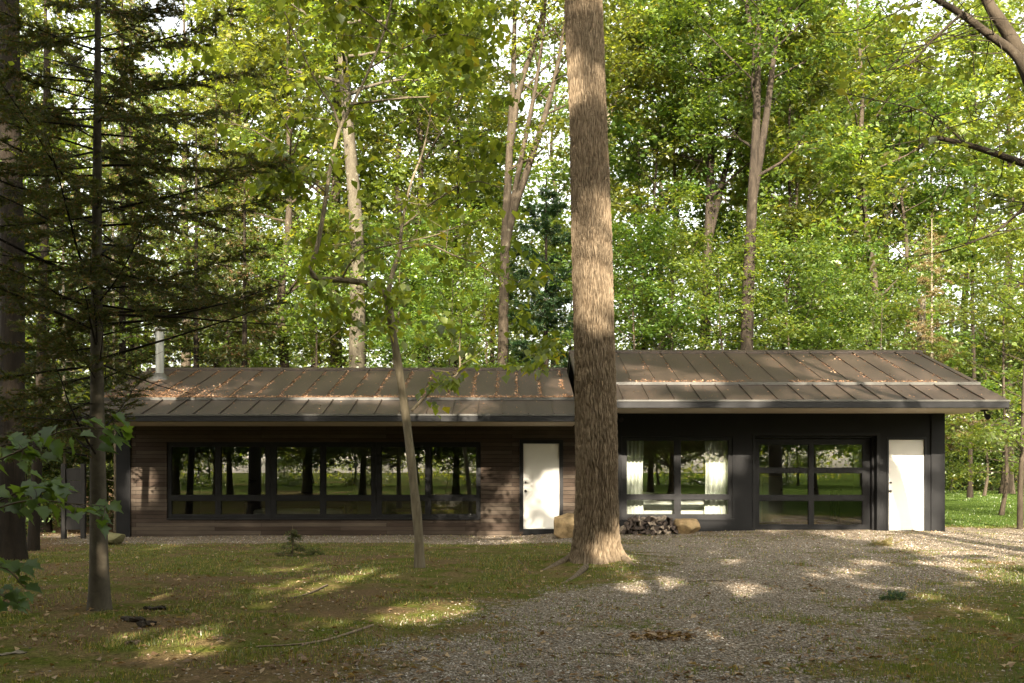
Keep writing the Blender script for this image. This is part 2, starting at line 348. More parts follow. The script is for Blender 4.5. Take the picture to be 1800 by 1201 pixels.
def ground_mat():
    m, t, p = new_mat("ground_cover"); v = coords(t)
    ag = nd(t, "ShaderNodeAttribute", attribute_name="gravel"); al = nd(t, "ShaderNodeAttribute", attribute_name="lawn"); at_ = nd(t, "ShaderNodeAttribute", attribute_name="litter")
    vo = nd(t, "ShaderNodeTexVoronoi"); vo.inputs["Scale"].default_value = 48; t.links.new(v, vo.inputs["Vector"])
    sp = nd(t, "ShaderNodeSeparateColor"); t.links.new(vo.outputs["Color"], sp.inputs[0])
    stone = ramp(t, sp.outputs[0], [(0.0, (0.085, 0.068, 0.049)), (0.3, (0.19, 0.158, 0.120)), (0.55, (0.25, 0.225, 0.19)), (0.8, (0.215, 0.16, 0.105)), (0.95, (0.44, 0.40, 0.34))])
    crack = ramp(t, vo.outputs["Distance"], [(0.35, (1, 1, 1)), (0.75, (0.42, 0.38, 0.32))])
    stone = mixc(t, 1.0, stone, crack, 'MULTIPLY')
    n1 = noise(t, v, 2.2, 6, 0.6); n2 = noise(t, v, 22, 6, 0.7)
    soil = ramp(t, n2, [(0.3, (0.045, 0.030, 0.016)), (0.5, (0.115, 0.084, 0.038)), (0.7, (0.20, 0.150, 0.076))])
    moss = ramp(t, n2, [(0.3, (0.028, 0.040, 0.008)), (0.7, (0.105, 0.110, 0.022))])
    turf = mixc(t, ramp(t, n1, [(0.40, (0, 0, 0)), (0.60, (1, 1, 1))]), soil, moss)
    lawn = ramp(t, n2, [(0.3, (0.026, 0.047, 0.010)), (0.7, (0.066, 0.096, 0.020))])
    lit = ramp(t, noise(t, v, 30, 6, 0.75), [(0.3, (0.040, 0.026, 0.016)), (0.55, (0.13, 0.085, 0.05)), (0.75, (0.23, 0.155, 0.09))])
    c = mixc(t, al.outputs["Fac"], turf, lawn); c = mixc(t, at_.outputs["Fac"], c, lit)
    ad = nd(t, "ShaderNodeMath", operation='MULTIPLY_ADD'); t.links.new(noise(t, v, 9, 5, 0.7), ad.inputs[0]); ad.inputs[1].default_value = 1.9
    t.links.new(ag.outputs["Fac"], ad.inputs[2]); hf = nd(t, "ShaderNodeMath", operation='MULTIPLY'); t.links.new(ad.outputs[0], hf.inputs[0]); hf.inputs[1].default_value = 0.57
    gm = ramp(t, hf.outputs[0], [(0.78, (0, 0, 0)), (0.88, (1, 1, 1))])
    c = mixc(t, gm, c, stone)
    t.links.new(c, p.inputs["Base Color"]); p.inputs["Roughness"].default_value = 1.0; p.inputs["Specular IOR Level"].default_value = 0.0
    iv = nd(t, "ShaderNodeMath", operation='SUBTRACT'); t.links.new(n2, iv.inputs[0]); t.links.new(vo.outputs["Distance"], iv.inputs[1])
    bump(t, p, iv.outputs[0], 0.8, 0.02); return m
M['ground'] = ground_mat()

# ------------------------------------------------------------------ ground
LB = np.array([[5.0, -1.5], [6.58, -1.17], [8.39, -.86], [9.7, -.22], [11.27, .39], [12.7, 1.38], [15.5, 1.9], [19.1, 2.2], [20.3, 1.0], [21.2, -9.0], [23, -10.5], [24, -11]])
RB = np.array([[5.0, 1.9], [6.58, 2.4], [8.39, 3.3], [9.35, 3.6], [11.5, 5.1], [14.2, 6.4], [15.5, 7.6], [17.0, 9.2], [19, 13], [22.4, 16], [23.5, 14], [24.5, 10]])
def masks(x, y):
    x = np.asarray(x, float); y = np.asarray(y, float)
    wob = 1.6 * (fbm(x * 0.7 + 31, y * 0.7 + 4, 4) - 0.5)
    l = np.interp(y, LB[:, 0], LB[:, 1]); r = np.interp(y, RB[:, 0], RB[:, 1])
    g = sst(-1.5, 1.2, x - l + wob) * sst(-2.2, 1.6, r - x + wob)
    g = g * sst(25.2, 24.2, y) * sst(3.0, 5.0, y)
    patch = fbm(x * 1.7 + 7, y * 1.7 + 50, 4)
    g = g * (1 - 0.5 * sst(0.5, 0.72, patch))
    g = np.maximum(g, 0.75 * sst(19.6, 21.4, y + wob) * sst(24.5, 23.8, y) * sst(-11, -9, x) * sst(3, 1, x))
    lawn = np.clip(sst(9, 11, x) * sst(24.0, 25.5, y) + sst(0.3, 1.8, x - r + wob) * sst(22.0, 19, y) + sst(-1, -6, y) * 0.9, 0, 1)
    litter = np.clip(0.85 * sst(-7.5, -10, x + wob) * sst(13, 18, y) + sst(26, 28, y) * sst(10.5, 8, x) + 0.75 * sst(0.54, 0.68, fbm(x * 1.1 + 90, y * 1.1, 4)) * sst(1, -2, x), 0, 1)
    return np.clip(g, 0, 1), lawn, litter
def grid_lines(a, b, fine0, fine1, step, coarse):
    return np.unique(np.round(np.concatenate([np.arange(a, fine0, coarse), np.arange(fine0, fine1, step), np.arange(fine1, b + coarse, coarse)]), 4))
gx = grid_lines(-300, 300, -13, 13, 0.11, 4.0); gy = grid_lines(-420, 420, 5, 27, 0.11, 4.0)
XX, YY = np.meshgrid(gx, gy, indexing='ij')
ZZ = gz(XX, YY) * 1.0
i, j = np.meshgrid(np.arange(len(gx) - 1), np.arange(len(gy) - 1), indexing='ij'); ny = len(gy)
quads = np.stack([i * ny + j, (i + 1) * ny + j, (i + 1) * ny + j + 1, i * ny + j + 1], -1).reshape(-1, 4)
mg, ml_, mt_ = masks(XX.ravel(), YY.ravel())
ground = mesh_np("ground", np.stack([XX.ravel(), YY.ravel(), ZZ.ravel()], 1), quads, M['ground'], None, {"gravel": mg, "lawn": ml_, "litter": mt_}, True)
tag(ground, kind="structure")

# ------------------------------------------------------------------ house
YW, YE, YR, YB, YS = 23.03, 21.0, 25.6, 28.17, 22.35           # wall, eave, ridge, back wall, roof step
def xw(px): return (px - 900) / F * YW
def zw(py): return CZ - (py - HZ) / F * YW
house = empty("house", (0, YW, 0), "long low house with dark timber left wing, black right wing and brown metal roof", "house")
hm = Matrix.Translation((0, -YW, 0))
def hpart(mb, name, mat, parent=house, **kw):
    mb.v = [(v[0], v[1] - YW, v[2]) for v in mb.v]
    return mb.build(name, mat, parent, **kw)
def wall_holes(x0, x1, z0, z1, y0, y1, holes):
    mb = MB(); xs = sorted({x0, x1, *[h[0] for h in holes], *[h[1] for h in holes]}); zs = sorted({z0, z1, *[h[2] for h in holes], *[h[3] for h in holes]})
    def hole(a, b): return any(h[0] - 1e-6 < a < h[1] and h[2] - 1e-6 < b < h[3] for h in holes)
    for a, b in zip(xs[:-1], xs[1:]):
        for c, d in zip(zs[:-1], zs[1:]):
            if hole((a + b) / 2, (c + d) / 2): continue
            for yy in (y0, y1): mb.add([(a, yy, c), (b, yy, c), (b, yy, d), (a, yy, d)], [(0, 1, 2, 3)])
    for a, b, c, d in list(holes) + [(x0, x1, z0, z1)]:
        for q in (((a, c), (b, c)), ((b, c), (b, d)), ((b, d), (a, d)), ((a, d), (a, c))):
            mb.add([(q[0][0], y0, q[0][1]), (q[1][0], y0, q[1][1]), (q[1][0], y1, q[1][1]), (q[0][0], y1, q[0][1])], [(0, 1, 2, 3)])
    return mb
XC = 1.80                                                     # where the two wings meet
ZL, ZR = zw(749.5), zw(727)                                   # soffit heights
winL = (xw(293), xw(845), zw(912), zw(777)); dorL = (xw(913), xw(990), -0.02, zw(773))
winR = (xw(1093), xw(1288), zw(913), zw(767)); gar = (xw(1327), xw(1541), -0.02, zw(766)); dorR = (xw(1558), xw(1629), -0.02, zw(769))
hpart(wall_holes(xw(230), XC, -0.35, ZL, YW, YW + 0.16, [winL, dorL]), "timber_wall", M['timber'])
hpart(wall_holes(XC, xw(1636), -0.35, ZR, YW, YW + 0.16, [winR, gar, dorR]), "black_wall", M['black_wall'])
mb = MB(); mb.box((xw(205), YW - 0.03, -0.35), (xw(230), YW + 0.16, ZL)); hpart(mb, "corner_panel", M['black_wall'], bevel=0.004)
mb = MB(); mb.box((xw(1636), YW - 0.035, -0.35), (xw(1660), YW + 0.2, ZR)); hpart(mb, "corner_panel", M['black_wall'], bevel=0.004)
# roof planes
SL = (3.94 - 2.574) / (YR - YE); SR = (4.394 - 2.874) / (YR - YE)
def side_wall(x0, x1, ze, s, mat, name):
    mb = MB(); zt = lambda y: ze + s * (min(y, 2 * YR - y) - YE) - 0.14
    mb.prism([(YW + 0.16, -0.35), (YB, -0.35), (YB, zt(YB)), (YR, zt(YR)), (YW + 0.16, zt(YW + 0.16))], 'x', x0, x1)
    hpart(mb, name, mat)
side_wall(xw(205), xw(205) + 0.16, 2.574, SL, M['timber'], "side_wall")
side_wall(XC, XC + 0.16, 2.874, SR, M['black_wall'], "side_wall")
side_wall(xw(1660) - 0.16, xw(1660), 2.874, SR, M['black_wall'], "side_wall")
mb = MB(); mb.box((xw(205), YB, -0.35), (XC, YB + 0.16, 2.9)); hpart(mb, "back_wall", M['timber'])
mb = MB(); mb.box((XC, YB, -0.35), (xw(1660), YB + 0.16, 3.2)); hpart(mb, "back_wall", M['black_wall'])
seam_pts = []
def make_roof(x0, x1, ze, s, label):
    mb = MB(); th = 0.05; up = 0.045
    def z(y, off=0.0): return ze + s * (min(y, 2 * YR - y) - YE) + off
    mb.prism([(YE, z(YE) - th), (YE, z(YE)), (YS, z(YS)), (YS, z(YS) - th)], 'x', x0, x1)
    ye = 2 * YR - YE
    mb.prism([(YS - 0.03, z(YS) - 0.02), (YS - 0.03, z(YS, up)), (YR, z(YR, up)), (ye, z(ye, up)), (ye, z(ye) - th), (YR, z(YR) - th)], 'x', x0, x1)
    n = int((x1 - x0 - 0.1) / 0.545); xs = [x1 - 0.16 - 0.545 * k for k in range(n + 1)]
    for k, x in enumerate(xs):
        h = 0.034
        xo = x + 0.2
        if x0 + 0.05 < xo < x1 - 0.05:
            mb.prism([(YE + 0.01, z(YE + .01) - 0.002), (YE + 0.01, z(YE, h)), (YS - 0.032, z(YS - .03, h)), (YS - 0.032, z(YS) - 0.002)], 'x', xo - 0.011, xo + 0.011)
        if x > x0 + 0.03:
            mb.prism([(YS + 0.01, z(YS, up - 0.002)), (YS + 0.03, z(YS, up + h)), (YR - 0.05, z(YR - 0.05, up + h)), (YR - 0.05, z(YR, up - 0.03))], 'x', x - 0.011, x + 0.011)
            seam_pts.append((x, ze, s))
    r = hpart(mb, "roof", M['roof']); r["label"] = label
    mb = MB(); mb.prism([(YR - 0.14, z(YR - .14, up + 0.003)), (YR - 0.14, z(YR - .14, up + .045)), (YR, z(YR, up + 0.055)), (YR + 0.14, z(YR - .14, up + 0.045)), (YR + .14, z(YR - .14, up + .003))], 'x', x0 - 0.01, x1 + 0.01)
    hpart(mb, "ridge_cap", M['roof'], r)
    mb = MB(); mb.box((x0, YS - 0.05, z(YS - .03) + 0.002), (x1, YS - 0.0305, z(YS, up + 0.012))); hpart(mb, "step_flashing", M['edge_metal'], r)
    return r
XL0, XR1 = -9.35, 10.50
roofL = make_roof(XL0, 1.40, 2.574, SL, "lower roof over the timber wing, littered with dead leaves")
roofR = make_roof(1.47, XR1, 2.874, SR, "higher roof over the black wing")
def eave(x0, x1, ze, ztop, zs, xs1):
    mb = MB(); mb.box((x0, YE - 0.03, ztop), (x1, YE + 0.05, ze - 0.03)); hpart(mb, "fascia", M['black_metal'], bevel=0.004)
    mb = MB(); mb.box((x0 - 0.02, YE - 0.045, ze - 0.028), (x1 + 0.02, YE + 0.0, ze + 0.012)); hpart(mb, "drip_edge", M['edge_metal'], bevel=0.003)
    mb = MB(); mb.box((x0 + 0.02, YE + 0.052, zs), (xs1, YW - 0.002, zs + 0.03)); hpart(mb, "soffit", M['soffit'])
    mb = MB(); mb.box((x0 + 0.02, YW - 0.002, zs), (xs1, YW + 0.3, zs + 0.03)); hpart(mb, "soffit", M['soffit'])
eave(-9.30, 1.40, 2.574, at(0, 741, YE - .03)[2], ZL, 1.40)
eave(1.49, XR1 - 0.02, 2.874, at(0, 717, YE - .03)[2], ZR, XR1 - 0.04)
for xe, ze, s in ((XL0 + 0.02, 2.574, SL), (1.42 + 0.08, 2.874, SR), (XR1 - 0.045, 2.874, SR)):   # rake boards
    mb = MB(); mb.prism([(YE + 0.055, ze - 0.19), (YE + 0.055, ze - 0.055), (YR, ze + s * (YR - YE) - 0.055), (2 * YR - YE, ze - 0.055), (2 * YR - YE, ze - 0.19), (YR, ze + s * (YR - YE) - 0.19)], 'x', xe, xe + 0.03)
    hpart(mb, "rake_board", M['black_metal'])
# flue pipe through the left roof
fx, fy = at(281, 668, 24.5)[:2]; fzb = 2.574 + SL * (fy - YE) + 0.05
mb = MB(); mb.tube([(fx, fy, fzb - 0.05), (fx, fy, 4.80)], [0.10, 0.10], 24)
for zz in (3.55, 4.2): mb.tube([(fx, fy, zz - .02), (fx, fy, zz + .02)], [0.107, 0.107], 24)
fl = hpart(mb, "flue_pipe", M['steel'], roofL, smooth=False)
mb = MB(); mb.tube([(fx, fy, 4.86), (fx, fy, 4.90), (fx, fy, 4.93)], [0.14, 0.14, 0.02], 24)
for a in (0.5, 2.6, 4.7): mb.box((fx + .095 * math.cos(a) - .006, fy + .095 * math.sin(a) - .006, 4.79), (fx + .095 * math.cos(a) + .006, fy + .095 * math.sin(a) + .006, 4.87))
hpart(mb, "flue_cap", M['steel'], roofL)
mb = MB(); mb.tube([(fx, fy, fzb - 0.10), (fx, fy, fzb + 0.02), (fx, fy, fzb + 0.12)], [0.30, 0.22, 0.112], 24); hpart(mb, "flue_flashing", M['edge_metal'], roofL)

def window(px0, px1, py0, py1, cols, rows, y, name="window", deep=0.07, label=None):
    """frame with its panes cut out, one pane mesh behind, one sill"""
    k = F / y; X = lambda p: (p - 900) / k; Z = lambda p: CZ - (p - HZ) / k
    fr = wall_holes(X(px0), X(px1), Z(py1), Z(py0), y, y + deep, [(X(a), X(b), Z(d), Z(c)) for a, b in cols for c, d in rows])
    o = hpart(fr, name, M['black_metal'])
    if label: o["label"] = label
    mb = MB()                                                 # thin inner sash beads
    for a, b in cols:
        for c, d in rows:
            e = 0.014
            for q in ((X(a), X(a) + e, Z(d), Z(c)), (X(b) - e, X(b), Z(d), Z(c)), (X(a) + e, X(b) - e, Z(d), Z(d) + e), (X(a) + e, X(b) - e, Z(c) - e, Z(c))):
                mb.box((q[0], y + 0.014, q[2]), (q[1], y + 0.04, q[3]))
    hpart(mb, "sash_bead", M['black_metal'], o)
    mb = MB()
    for a, b in cols:
        for c, d in rows: mb.box((X(a) - 0.005, y + 0.045, Z(d) - 0.005), (X(b) + 0.005, y + 0.0465, Z(c) + 0.005))
    mb.f = [f for i, f in enumerate(mb.f) if i % 6 == 2]      # one sheet of glass per pane
    hpart(mb, "pane", M['glass'], o)
    return o
rowsL = [(785, 871), (880, 905)]
for (a, b, cols, lb) in ((293.2, 476, [(301, 379), (388, 467)], "left window of the band"), (476.3, 661, [(485, 563), (572, 653)], "middle window of the band"), (661.3, 844.8, [(670, 748), (757, 838)], "right window of the band, behind the slender tree")):
    o = window(a, b, 777.3, 911.7, cols, rowsL, YW + 0.03, label=lb)
    mb = MB(); k = F / (YW)
    mb.box(((a - 900) / k + .004, YW - 0.035, zw(914)), ((b - 900) / k - .004, YW + 0.028, zw(911.2))); hpart(mb, "sill", M['black_metal'], o)
o = window(1093.2, 1287.8, 767.3, 912.7, [(1101, 1186), (1196, 1281)], [(774, 870), (878, 905)], YW + 0.03, label="window of the black wing with white curtains inside")
mb = MB(); mb.box((xw(1090), YW - 0.04, zw(915)), (xw(1291), YW + 0.028, zw(912))); hpart(mb, "sill", M['black_metal'], o)
gd = window(1325.3, 1537.5, 772, 933.5, [(1334, 1422), (1430, 1517)], [(781, 823), (831, 871), (880, 923)], YW + 0.30, "garage_door", 0.05, "black overhead garage door of six glass panes")
mb = MB()
mb.box((gar[0] + .001, YW + 0.161, -0.02), (gar[0] + 0.05, YW + 0.298, gar[3])); mb.box((gar[1] - 0.05, YW + 0.161, -0.02), (gar[1] - .001, YW + 0.298, gar[3]))
mb.box((gar[0] + 0.05, YW + 0.161, gar[3] - .05), (gar[1] - 0.05, YW + 0.298, gar[3] - .001)); hpart(mb, "garage_frame", M['black_metal'])
mb = MB(); mb.box((gar[0] - 0.06, YW - 0.018, -0.3), (gar[0] - .002, YW - 0.002, gar[3] + 0.06)); mb.box((gar[1] + .002, YW - 0.018, -0.3), (gar[1] + 0.07, YW - 0.002, gar[3] + .06)); mb.box((gar[0] - .001, YW - 0.018, gar[3] + .002), (gar[1] + .001, YW - 0.002, gar[3] + 0.06))
hpart(mb, "garage_trim", M['black_metal'], bevel=0.003)
# doors
def door(hole, panel, label, knob_x, bolt=True):
    x0, x1, z0, z1 = hole; a, b, c, d = panel
    d_ = MB(); d_.box((xw(a), YW + 0.035, zw(d)), (xw(b), YW + 0.08, zw(c))); o = hpart(d_, "door", M['white_door'], bevel=0.004); o["label"] = label
    f = MB(); y0, y1 = YW - 0.012, YW + 0.10
    f.box((x0 + .002, y0, z0), (xw(a) - 0.004, y1, z1 - .002)); f.box((xw(b) + 0.004, y0, z0), (x1 - .002, y1, z1 - .002)); f.box((xw(a) - .004, y0, zw(c) + 0.004), (xw(b) + .004, y1, z1 - .002))
    f.box((xw(a) - .004, YW - 0.03, z0 - 0.25), (xw(b) + .004, y1, zw(d) - 0.004)); hpart(f, "door_frame", M['black_metal'])
    kx = xw(knob_x)
    for zz, r, nm in ((zw(863.5), 0.028, "door_handle"), (zw(848.5), 0.022, "deadbolt")):
        if nm == "deadbolt" and not bolt: continue
        h = MB(); h.tube([(kx, YW + 0.035, zz), (kx, YW + 0.028, zz), (kx, YW + 0.0, zz), (kx, YW - 0.012, zz), (kx, YW - 0.02, zz)], [r * 1.15, r * 1.15, r * 0.5 if nm == "door_handle" else r, r, r * 0.6], 16)
        hpart(h, nm, M['brass'], o, smooth=True)
    return o
door(dorL, (920, 983, 780, 930), "white front door in the timber wing", 923.7)
door(dorR, (1562.5, 1625, 773, 932.5), "white door at the right end of the black wing", 1566)
# flood lights
def flood(x, y, z, n):
    mb = MB(); mb.box((x - 0.06, y - 0.06, z - 0.03), (x + 0.06, y + 0.06, z)); 
    for s in ((-1, 1) if n == 2 else (0,)):
        mb.tube([(x + s * .05, y, z - .03), (x + s * .07, y - .03, z - .09), (x + s * .08, y - .06, z - .12), (x + s * .1, y - .16, z - .17)], [0.015, 0.02, 0.04, 0.06], 12)
    hpart(mb, "flood_light", M['black_metal'])
flood(2.39, 22.85, ZR - 0.001, 2); flood(10.25, 21.6, ZR - 0.001, 1)
# rooms
def room(x0, x1, zc, mat):
    mb = MB(); y0, y1 = YW + 0.17, YB - 0.01
    mb.add([(x0, y1, 0), (x1, y1, 0), (x1, y1, zc), (x0, y1, zc)], [(0, 1, 2, 3)])
    mb.add([(x0, y0, 0), (x0, y1, 0), (x0, y1, zc), (x0, y0, zc)], [(0, 1, 2, 3)])
    mb.add([(x1, y0, 0), (x1, y1, 0), (x1, y1, zc), (x1, y0, zc)], [(0, 1, 2, 3)])
    mb.add([(x0, y0, zc), (x1, y0, zc), (x1, y1, zc), (x0, y1, zc)], [(0, 1, 2, 3)])
    hpart(mb, "interior_wall", mat)
    mb = MB(); mb.box((x0, YW + 0.161, -0.05), (x1, y1, 0.0)); hpart(mb, "room_floor", M['floor_wood'])
room(xw(231), xw(880), 2.38, M['room_dark']); room(xw(882), XC - 0.02, 2.38, M['room_dark'])
room(XC + 0.18, xw(1312), 2.68, M['room_tan']); room(xw(1316), xw(1634), 2.68, M['room_dark'])

# things inside the rooms
def curtain(px0, px1, label, y=YW + 0.36):
    k = F / y; x0 = (px0 - 900) / k; x1 = (px1 - 900) / k; n = 70
    t = np.linspace(0, 1, n); V = []; nz = 12
    for a in range(nz):
        z = 0.25 + (2.35 - 0.25) * a / (nz - 1)
        pin = 1.0 - 0.10 * math.sin(math.pi * a / (nz - 1))
        xs = (x0 + x1) / 2 + (x0 - x1) * -(t - 0.5) * pin
        V.append(np.stack([xs, y + 0.035 * np.sin(t * 2 * math.pi * 5 + 0.4 * math.sin(a * .5)), np.full(n, z)], 1))
    V = np.concatenate(V); ii, jj = np.meshgrid(np.arange(nz - 1), np.arange(n - 1), indexing='ij')
    Fq = np.stack([ii * n + jj, ii * n + jj + 1, (ii + 1) * n + jj + 1, (ii + 1) * n + jj], -1).reshape(-1, 4)
    c = mesh_np("curtain", V, Fq, M['curtain'], None, None, True); so = c.modifiers.new("thick", 'SOLIDIFY'); so.thickness = 0.004
    tag(c, label, "curtain", "white curtains behind the black wing's window")
curtain(1096, 1132, "white curtain gathered at the left side of the black wing's window")
curtain(1238, 1286, "white curtain gathered at the right side of the black wing's window")
bed = empty("bed", (3.9, 24.9, 0), "bed with white covers seen through the low panes of the curtained window", "bed")
mb = MB(); mb.box((-0.95, -1.2, 0.0), (0.95, 0.9, 0.30)); mb.build("bed_frame", M['dark_furn'], bed, 0.02)
mb = MB(); mb.box((-1.0, -1.25, 0.302), (1.0, 0.92, 0.66)); mb.build("duvet", M['linen'], bed, 0.07, True)
for s in (-.5, .5):
    mb = MB(); mb.box((s - .36, .4, .665), (s + .36, .88, .84)); mb.build("pillow", M['linen'], bed, 0.07, True)
pf = empty("picture_frame", at(585, 840, YB - 0.06), "framed picture on the room's back wall, seen through the middle window", "picture")
mb = MB(); mb.box((-0.60, -0.02, -0.45), (0.60, 0.03, 0.45)); mb.build("frame", M['dark_furn'], pf, 0.008)
mb = MB(); mb.box((-0.55, -0.025, -0.40), (0.55, -0.021, 0.40)); mb.build("mat_board", M['mat_board'], pf)
mb = MB(); mb.box((-0.40, -0.029, -0.27), (0.40, -0.0255, 0.27)); mb.build("picture", M['picture'], pf)
sf = empty("sofa", (-5.2, 24.6, 0), "dark sofa inside the timber wing behind the window band", "sofa")
for nm, a, b in (("seat", (-1.1, -.42, .12), (1.1, .42, .44)), ("backrest", (-1.1, .2, .445), (1.1, .44, .85)), ("armrest", (-1.32, -.42, .12), (-1.105, .44, .62)), ("armrest", (1.105, -.42, .12), (1.32, .44, .62))):
    mb = MB(); mb.box(a, b); mb.build(nm, M['room_dark'] if nm == "seat" else M['dark_furn'], sf, 0.05)
sb = empty("sideboard", (-2.1, 24.0, 0), "low sideboard behind the right window of the band", "sideboard")
mb = MB(); mb.box((-0.9, -.25, 0.08), (0.9, .25, .72)); mb.build("body", M['dark_furn'], sb, 0.01)
mb = MB(); mb.box((-0.95, -.28, 0.722), (0.95, .28, .75)); mb.build("top", M['mat_board'], sb, 0.006)
cb = empty("storage_cabinet", (6.6, 26.6, 0), "grey cabinet standing inside behind the glass garage door", "cabinet")
mb = MB(); mb.box((-.5, -.3, 0), (.5, .3, 1.25)); mb.build("body", M['room_tan'], cb, 0.01)
mb = MB(); mb.box((-.49, -.33, .03), (-.01, -.302, 1.22)); mb.box((.01, -.33, .03), (.49, -.302, 1.22)); mb.build("door", M['room_dark'], cb, 0.004)
wb = empty("workbench", (8.0, 27.2, 0), "dark workbench at the back of the room behind the garage door", "workbench")
mb = MB(); mb.box((-.9, -.35, .84), (.9, .35, .9)); mb.build("top", M['dark_furn'], wb, 0.006)
for sx in (-.82, .82):
    for sy in (-.28, .28):
        mb = MB(); mb.box((sx - .04, sy - .04, 0), (sx + .04, sy + .04, .838)); mb.build("leg", M['dark_furn'], wb)

# ------------------------------------------------------------------ boulders, firewood
def boulder(px, py, wpx, hpx, Y, seed, mat, name, label, deep=0.8):
    bm = bmesh.new(); bmesh.ops.create_icosphere(bm, subdivisions=5, radius=1.0); rg = np.random.default_rng(seed)
    V = np.array([v.co[:] for v in bm.verts])
    for _ in range(13):                                       # chisel flat faces
        n = unit(rg.normal(size=3)); d = 0.62 + 0.25 * rg.random(); s = V @ n; V -= np.where(s > d, (s - d) * 0.92, 0)[:, None] * n
    V *= 1 + 0.16 * (fbm(V[:, :1] * 3 + 9, V[:, 1:2] * 3 + V[:, 2:] * 4, 5) - 0.5)
    lo, hi = V.min(0), V.max(0); V = (V - (lo + hi) / 2) / ((hi - lo) / 2)
    wd, h = wpx / F * Y, hpx / F * Y; V *= np.array([wd / 2, wd * deep / 2, h / 2 * 1.12])
    for v, c in zip(bm.verts, V): v.co = c
    for f in bm.faces: f.smooth = True
    me = bpy.data.meshes.new(name); bm.to_mesh(me); bm.free(); o = link(name, me, mat)
    p = at(px, py, Y); o.location = (p[0], p[1], p[2] - 0.06 * h); return tag(o, label, "boulder")
boulder(1001, 926, 56, 47, 21.6, 5, M['boulder'], "boulder", "tan boulder beside the white front door, partly behind the thick trunk")
boulder(1207, 926, 48, 28, 22.3, 8, M['boulder'], "boulder", "tan boulder at the right end of the firewood pile")
boulder(190, 946, 56, 22, 20.5, 11, M['boulder_moss'], "boulder", "low mossy boulder at the house's left corner behind the spruce trunk")
rg = np.random.default_rng(21)
def log_mesh(seed):
    r = np.random.default_rng(seed); mb = MB(); a0 = r.random() * 6.28
    k = 4 if r.random() < .5 else 3
    poly = [((0.055 + .03 * r.random()) * math.cos(a0 + 6.283 * i / k + r.normal() * .2), (0.055 + .03 * r.random()) * math.sin(a0 + 6.283 * i / k + r.normal() * .2)) for i in range(k)]
    mb.prism(poly, 'y', -0.18, 0.18)
    return mb.build("firewood_log", M['firewood_pale'] if r.random() < .38 else M['firewood'], None, 0.008)
protos = [log_mesh(100 + i) for i in range(9)]
used = [False] * 9; cnt = 0
for row in range(4):
    for k in range(15 - 2 * row):
        px = 1092 + row * 5 + k * (92 - row * 8) / (14 - 2 * row) + rg.normal() * 1.2
        Y = 22.2 + rg.normal() * 0.04; i = int(rg.integers(9)); x = (px - 900) / F * Y
        if used[i]: o = protos[i].copy(); COL.objects.link(o)
        else: o = protos[i]; used[i] = True
        o.location = (x, Y, float(gz(x, Y)) + 0.05 + row * 0.098 + rg.normal() * 0.008); o.rotation_euler = (rg.normal() * .08, rg.random() * 6.28, rg.normal() * .15)
        tag(o, "dark split firewood log in the low stack between the two tan boulders", "firewood", "split firewood logs stacked under the curtained window")
for i in range(9):
    if not used[i]: bpy.data.objects.remove(protos[i])

# ------------------------------------------------------------------ canopy openings cut so that sun patches land at chosen spots
def uv_of(P):
    P = np.asarray(P); f = math.sin(AZ) * P[..., 0] + math.cos(AZ) * P[..., 1]
    return np.stack([math.cos(AZ) * P[..., 0] - math.sin(AZ) * P[..., 1], math.cos(EL) * P[..., 2] + math.sin(EL) * f], -1)
def roofpt(px, py, right):
    ze, s = (2.874, SR) if right else (2.574, SL); k = (HZ - py) / F
    Y = (CZ - ze + s * YE) / (s - k); return at(px, py, Y)
GROW = 0.16                                                  # half a leaf, so that an opening stays clear to its rim
gaps = []                                                    # openings cut into the canopy: centre (u,v), half axes, tilt, openness
def gap(c3, wx, wy3, op=1.0, e3=None, GROW=GROW):
    """an opening whose light falls around c3; wx metres to the side, e3 = second half-axis as a 3D step"""
    c = uv_of(c3); a = uv_of(np.asarray(c3) + np.array([wx, 0, 0])) - c; b_ = uv_of(np.asarray(c3) + np.asarray(e3)) - c
    a = a * (1 + GROW / (np.linalg.norm(a) + 1e-6)); b_ = b_ * (1 + GROW / (np.linalg.norm(b_) + 1e-6))
    gaps.append((c, np.linalg.inv(np.stack([a, b_], 1)), op))
def ggap(px, py, wpx, hpx, op=1.0, slant=0.0):
    c = G(px, py); e = G(px + slant, py - hpx) - c; gap(c, wpx / F * c[1], 0, op, e)
def wgap(px, py, wpx, hpx, op=1.0, Y=YW): c = at(px, py, Y); gap(c, wpx / F * Y, 0, op, (0, 0, hpx / F * Y), .12 if Y > 20 else .17)
def rgap(px, py, wpx, hpx, right, op=1.0, slant=0.0):
    c = roofpt(px, py, right); e = roofpt(px + slant, py - hpx, right) - c; gap(c, wpx / F * c[1], 0, min(1, op + .2), e, .13)
